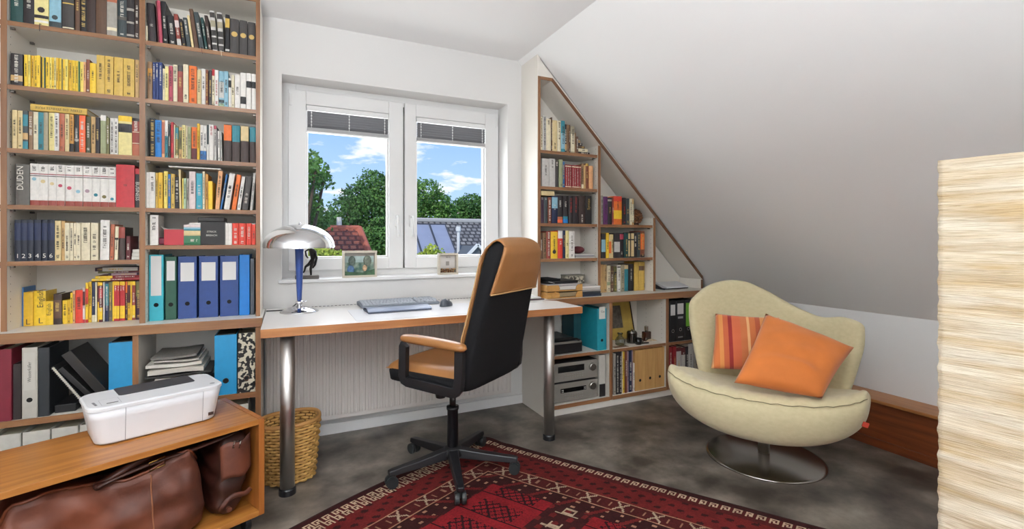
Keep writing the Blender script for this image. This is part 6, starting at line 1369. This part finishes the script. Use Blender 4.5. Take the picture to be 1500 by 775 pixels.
o = B(ho).add([ev[1], ev[3], ev[4]], [(0, 1, 2)]).build('roof_hip', redt, hs_, solid=.08); uvplane(o, (0, 1, 0), (.7, 0, .7))
o = B(ho).add([ev[0], ev[1], ev[4], ev[5]], [(0, 1, 2, 3)]).build('roof_back', redt, hs_, solid=.08); uvplane(o, (1, 0, 0), (0, .7, .7))
B(ho).tube([ev[0], ev[1]], .11, 8).build('ridge_tiles', mat('ridge_red', 'b0604a', .8), hs_); B(ho).tube([ev[1], ev[3]], .11, 8).build('ridge_tiles', mat('ridge_red', 'b0604a'), hs_)
B(ho).box(rx0-5.8, ex+.2, 11.9, 18.2, GZ, ez-1.2).build('walls', mat('brick_wall', '9a6a52', .9), hs_)
cx0, _, cz0 = pos(497, 336, 15.6)
ch = B(ho).box(cx0-.19, cx0+.19, 15.45, 15.85, cz0-.8, cz0+.12).build('chimney', mat('chimney_brick', '8a5a48', .9), hs_); B(ho).lathe([(.08, 0), (.07, .26)], (cx0, 15.65, cz0+.12), 12).build('chimney_pot', mat('pot_white', 'd8d4cc', .7), ch)
# grey roof with solar panels
g0 = pos(596, 324.5, 17); g1 = pos(760, 326, 17)
gh = thing('solar_roof_house', 'house with grey tiled roof carrying solar panels', 'house', (g0[0], 17, GZ)); go = (g0[0], 17, GZ)
gx0, gx1, gz1 = g0[0]+.05, g0[0]+14, g0[2]; SL_ = .80; gy0 = 12.6; gz0 = gz1-(17-gy0)*SL_
o = B(go).add([(gx0, 17, gz1), (gx1, 17, gz1), (gx1, gy0, gz0), (gx0, gy0, gz0)], [(0, 1, 2, 3)]).build('roof_front', greyt, gh, solid=.08); uvplane(o, (1, 0, 0), (0, .78, .62))
o = B(go).add([(gx0, 17, gz1), (gx1, 17, gz1), (gx1, 21.4, gz0), (gx0, 21.4, gz0)], [(0, 1, 2, 3)]).build('roof_back', greyt, gh, solid=.08); uvplane(o, (1, 0, 0), (0, .78, .62))
B(go).tube([(gx0, 17, gz1+.05), (gx1, 17, gz1+.05)], .10, 8).build('ridge_tiles', mat('ridge_grey', 'a8a5a2', .8), gh); B(go).box(gx0+.3, gx1-.3, gy0+.4, 21, GZ, gz0).build('walls', mat('render_white', 'd6d2cb', .9), gh)
solar = mat('solar_cell', '8a90a4', .5, var=.05, vscale=2); sfr = mat('solar_frame', '4b4f57', .4, metal=.6)
def onroof(x, t, lift=.08): y = 17-t; return Vector((x, y-lift*.5, gz1-t*SL_+lift))
sx_ = pos(661, 350, 16)[0]
for r_ in range(2):
    for c_ in range(3):
        xa = sx_-.60*(3-c_)+.02; xb_ = xa+.57; ta = .25+r_*1.32; tb_ = ta+1.29
        A = [onroof(xa, ta), onroof(xb_, ta), onroof(xb_-.0, tb_), onroof(xa, tb_)]
        o = B(go).add([tuple(v) for v in A], [(0, 1, 2, 3)]).build('solar_panel', solar, gh, solid=.04)
        B(go).tube([tuple(v+Vector((0, -.02, .03))) for v in A], .022, 4, closed=True).build('panel_frame', sfr, o)
px_ = pos(670, 350, 15.2)[0]; pz_ = gz1-1.9*SL_
pole = B(go).tube([(px_, 15.1, pz_), (px_, 15.1, pz_+1.15)], .05, 8).build('vent_pipe', mat('pipe_white', 'd9d9d6', .5), gh); B(go).lathe([(.085, 0), (.085, .16)], (px_, 15.1, pz_+1.15), 10).build('pipe_cap', mat('pipe_white', 'd9d9d6'), pole)
dxm, dym, dzm = pos(694, 360, 14.2)
dm = B(go).prism([(dxm-.55, dzm-1.0), (dxm+.55, dzm-1.0), (dxm+.55, dzm-.55), (dxm, dzm), (dxm-.55, dzm-.55)], 13.9, 15.6, 'y').build('dormer', mat('dormer_dark', '5f6468', .7), gh)
B(go).prism([(dxm-.26, dzm-.95), (dxm+.26, dzm-.95), (dxm+.26, dzm-.5), (dxm, dzm-.26), (dxm-.26, dzm-.5)], 13.86, 13.90, 'y').build('dormer_window', mat('dormer_glass', '5f8fb8', .1), dm)
for s in (-1, 1): B(go).tube([(dxm, 13.85, dzm+.04), (dxm+s*.62, 13.85, dzm-.58)], .06, 4).build('dormer_trim', mat('pipe_white', 'd9d9d6'), dm)
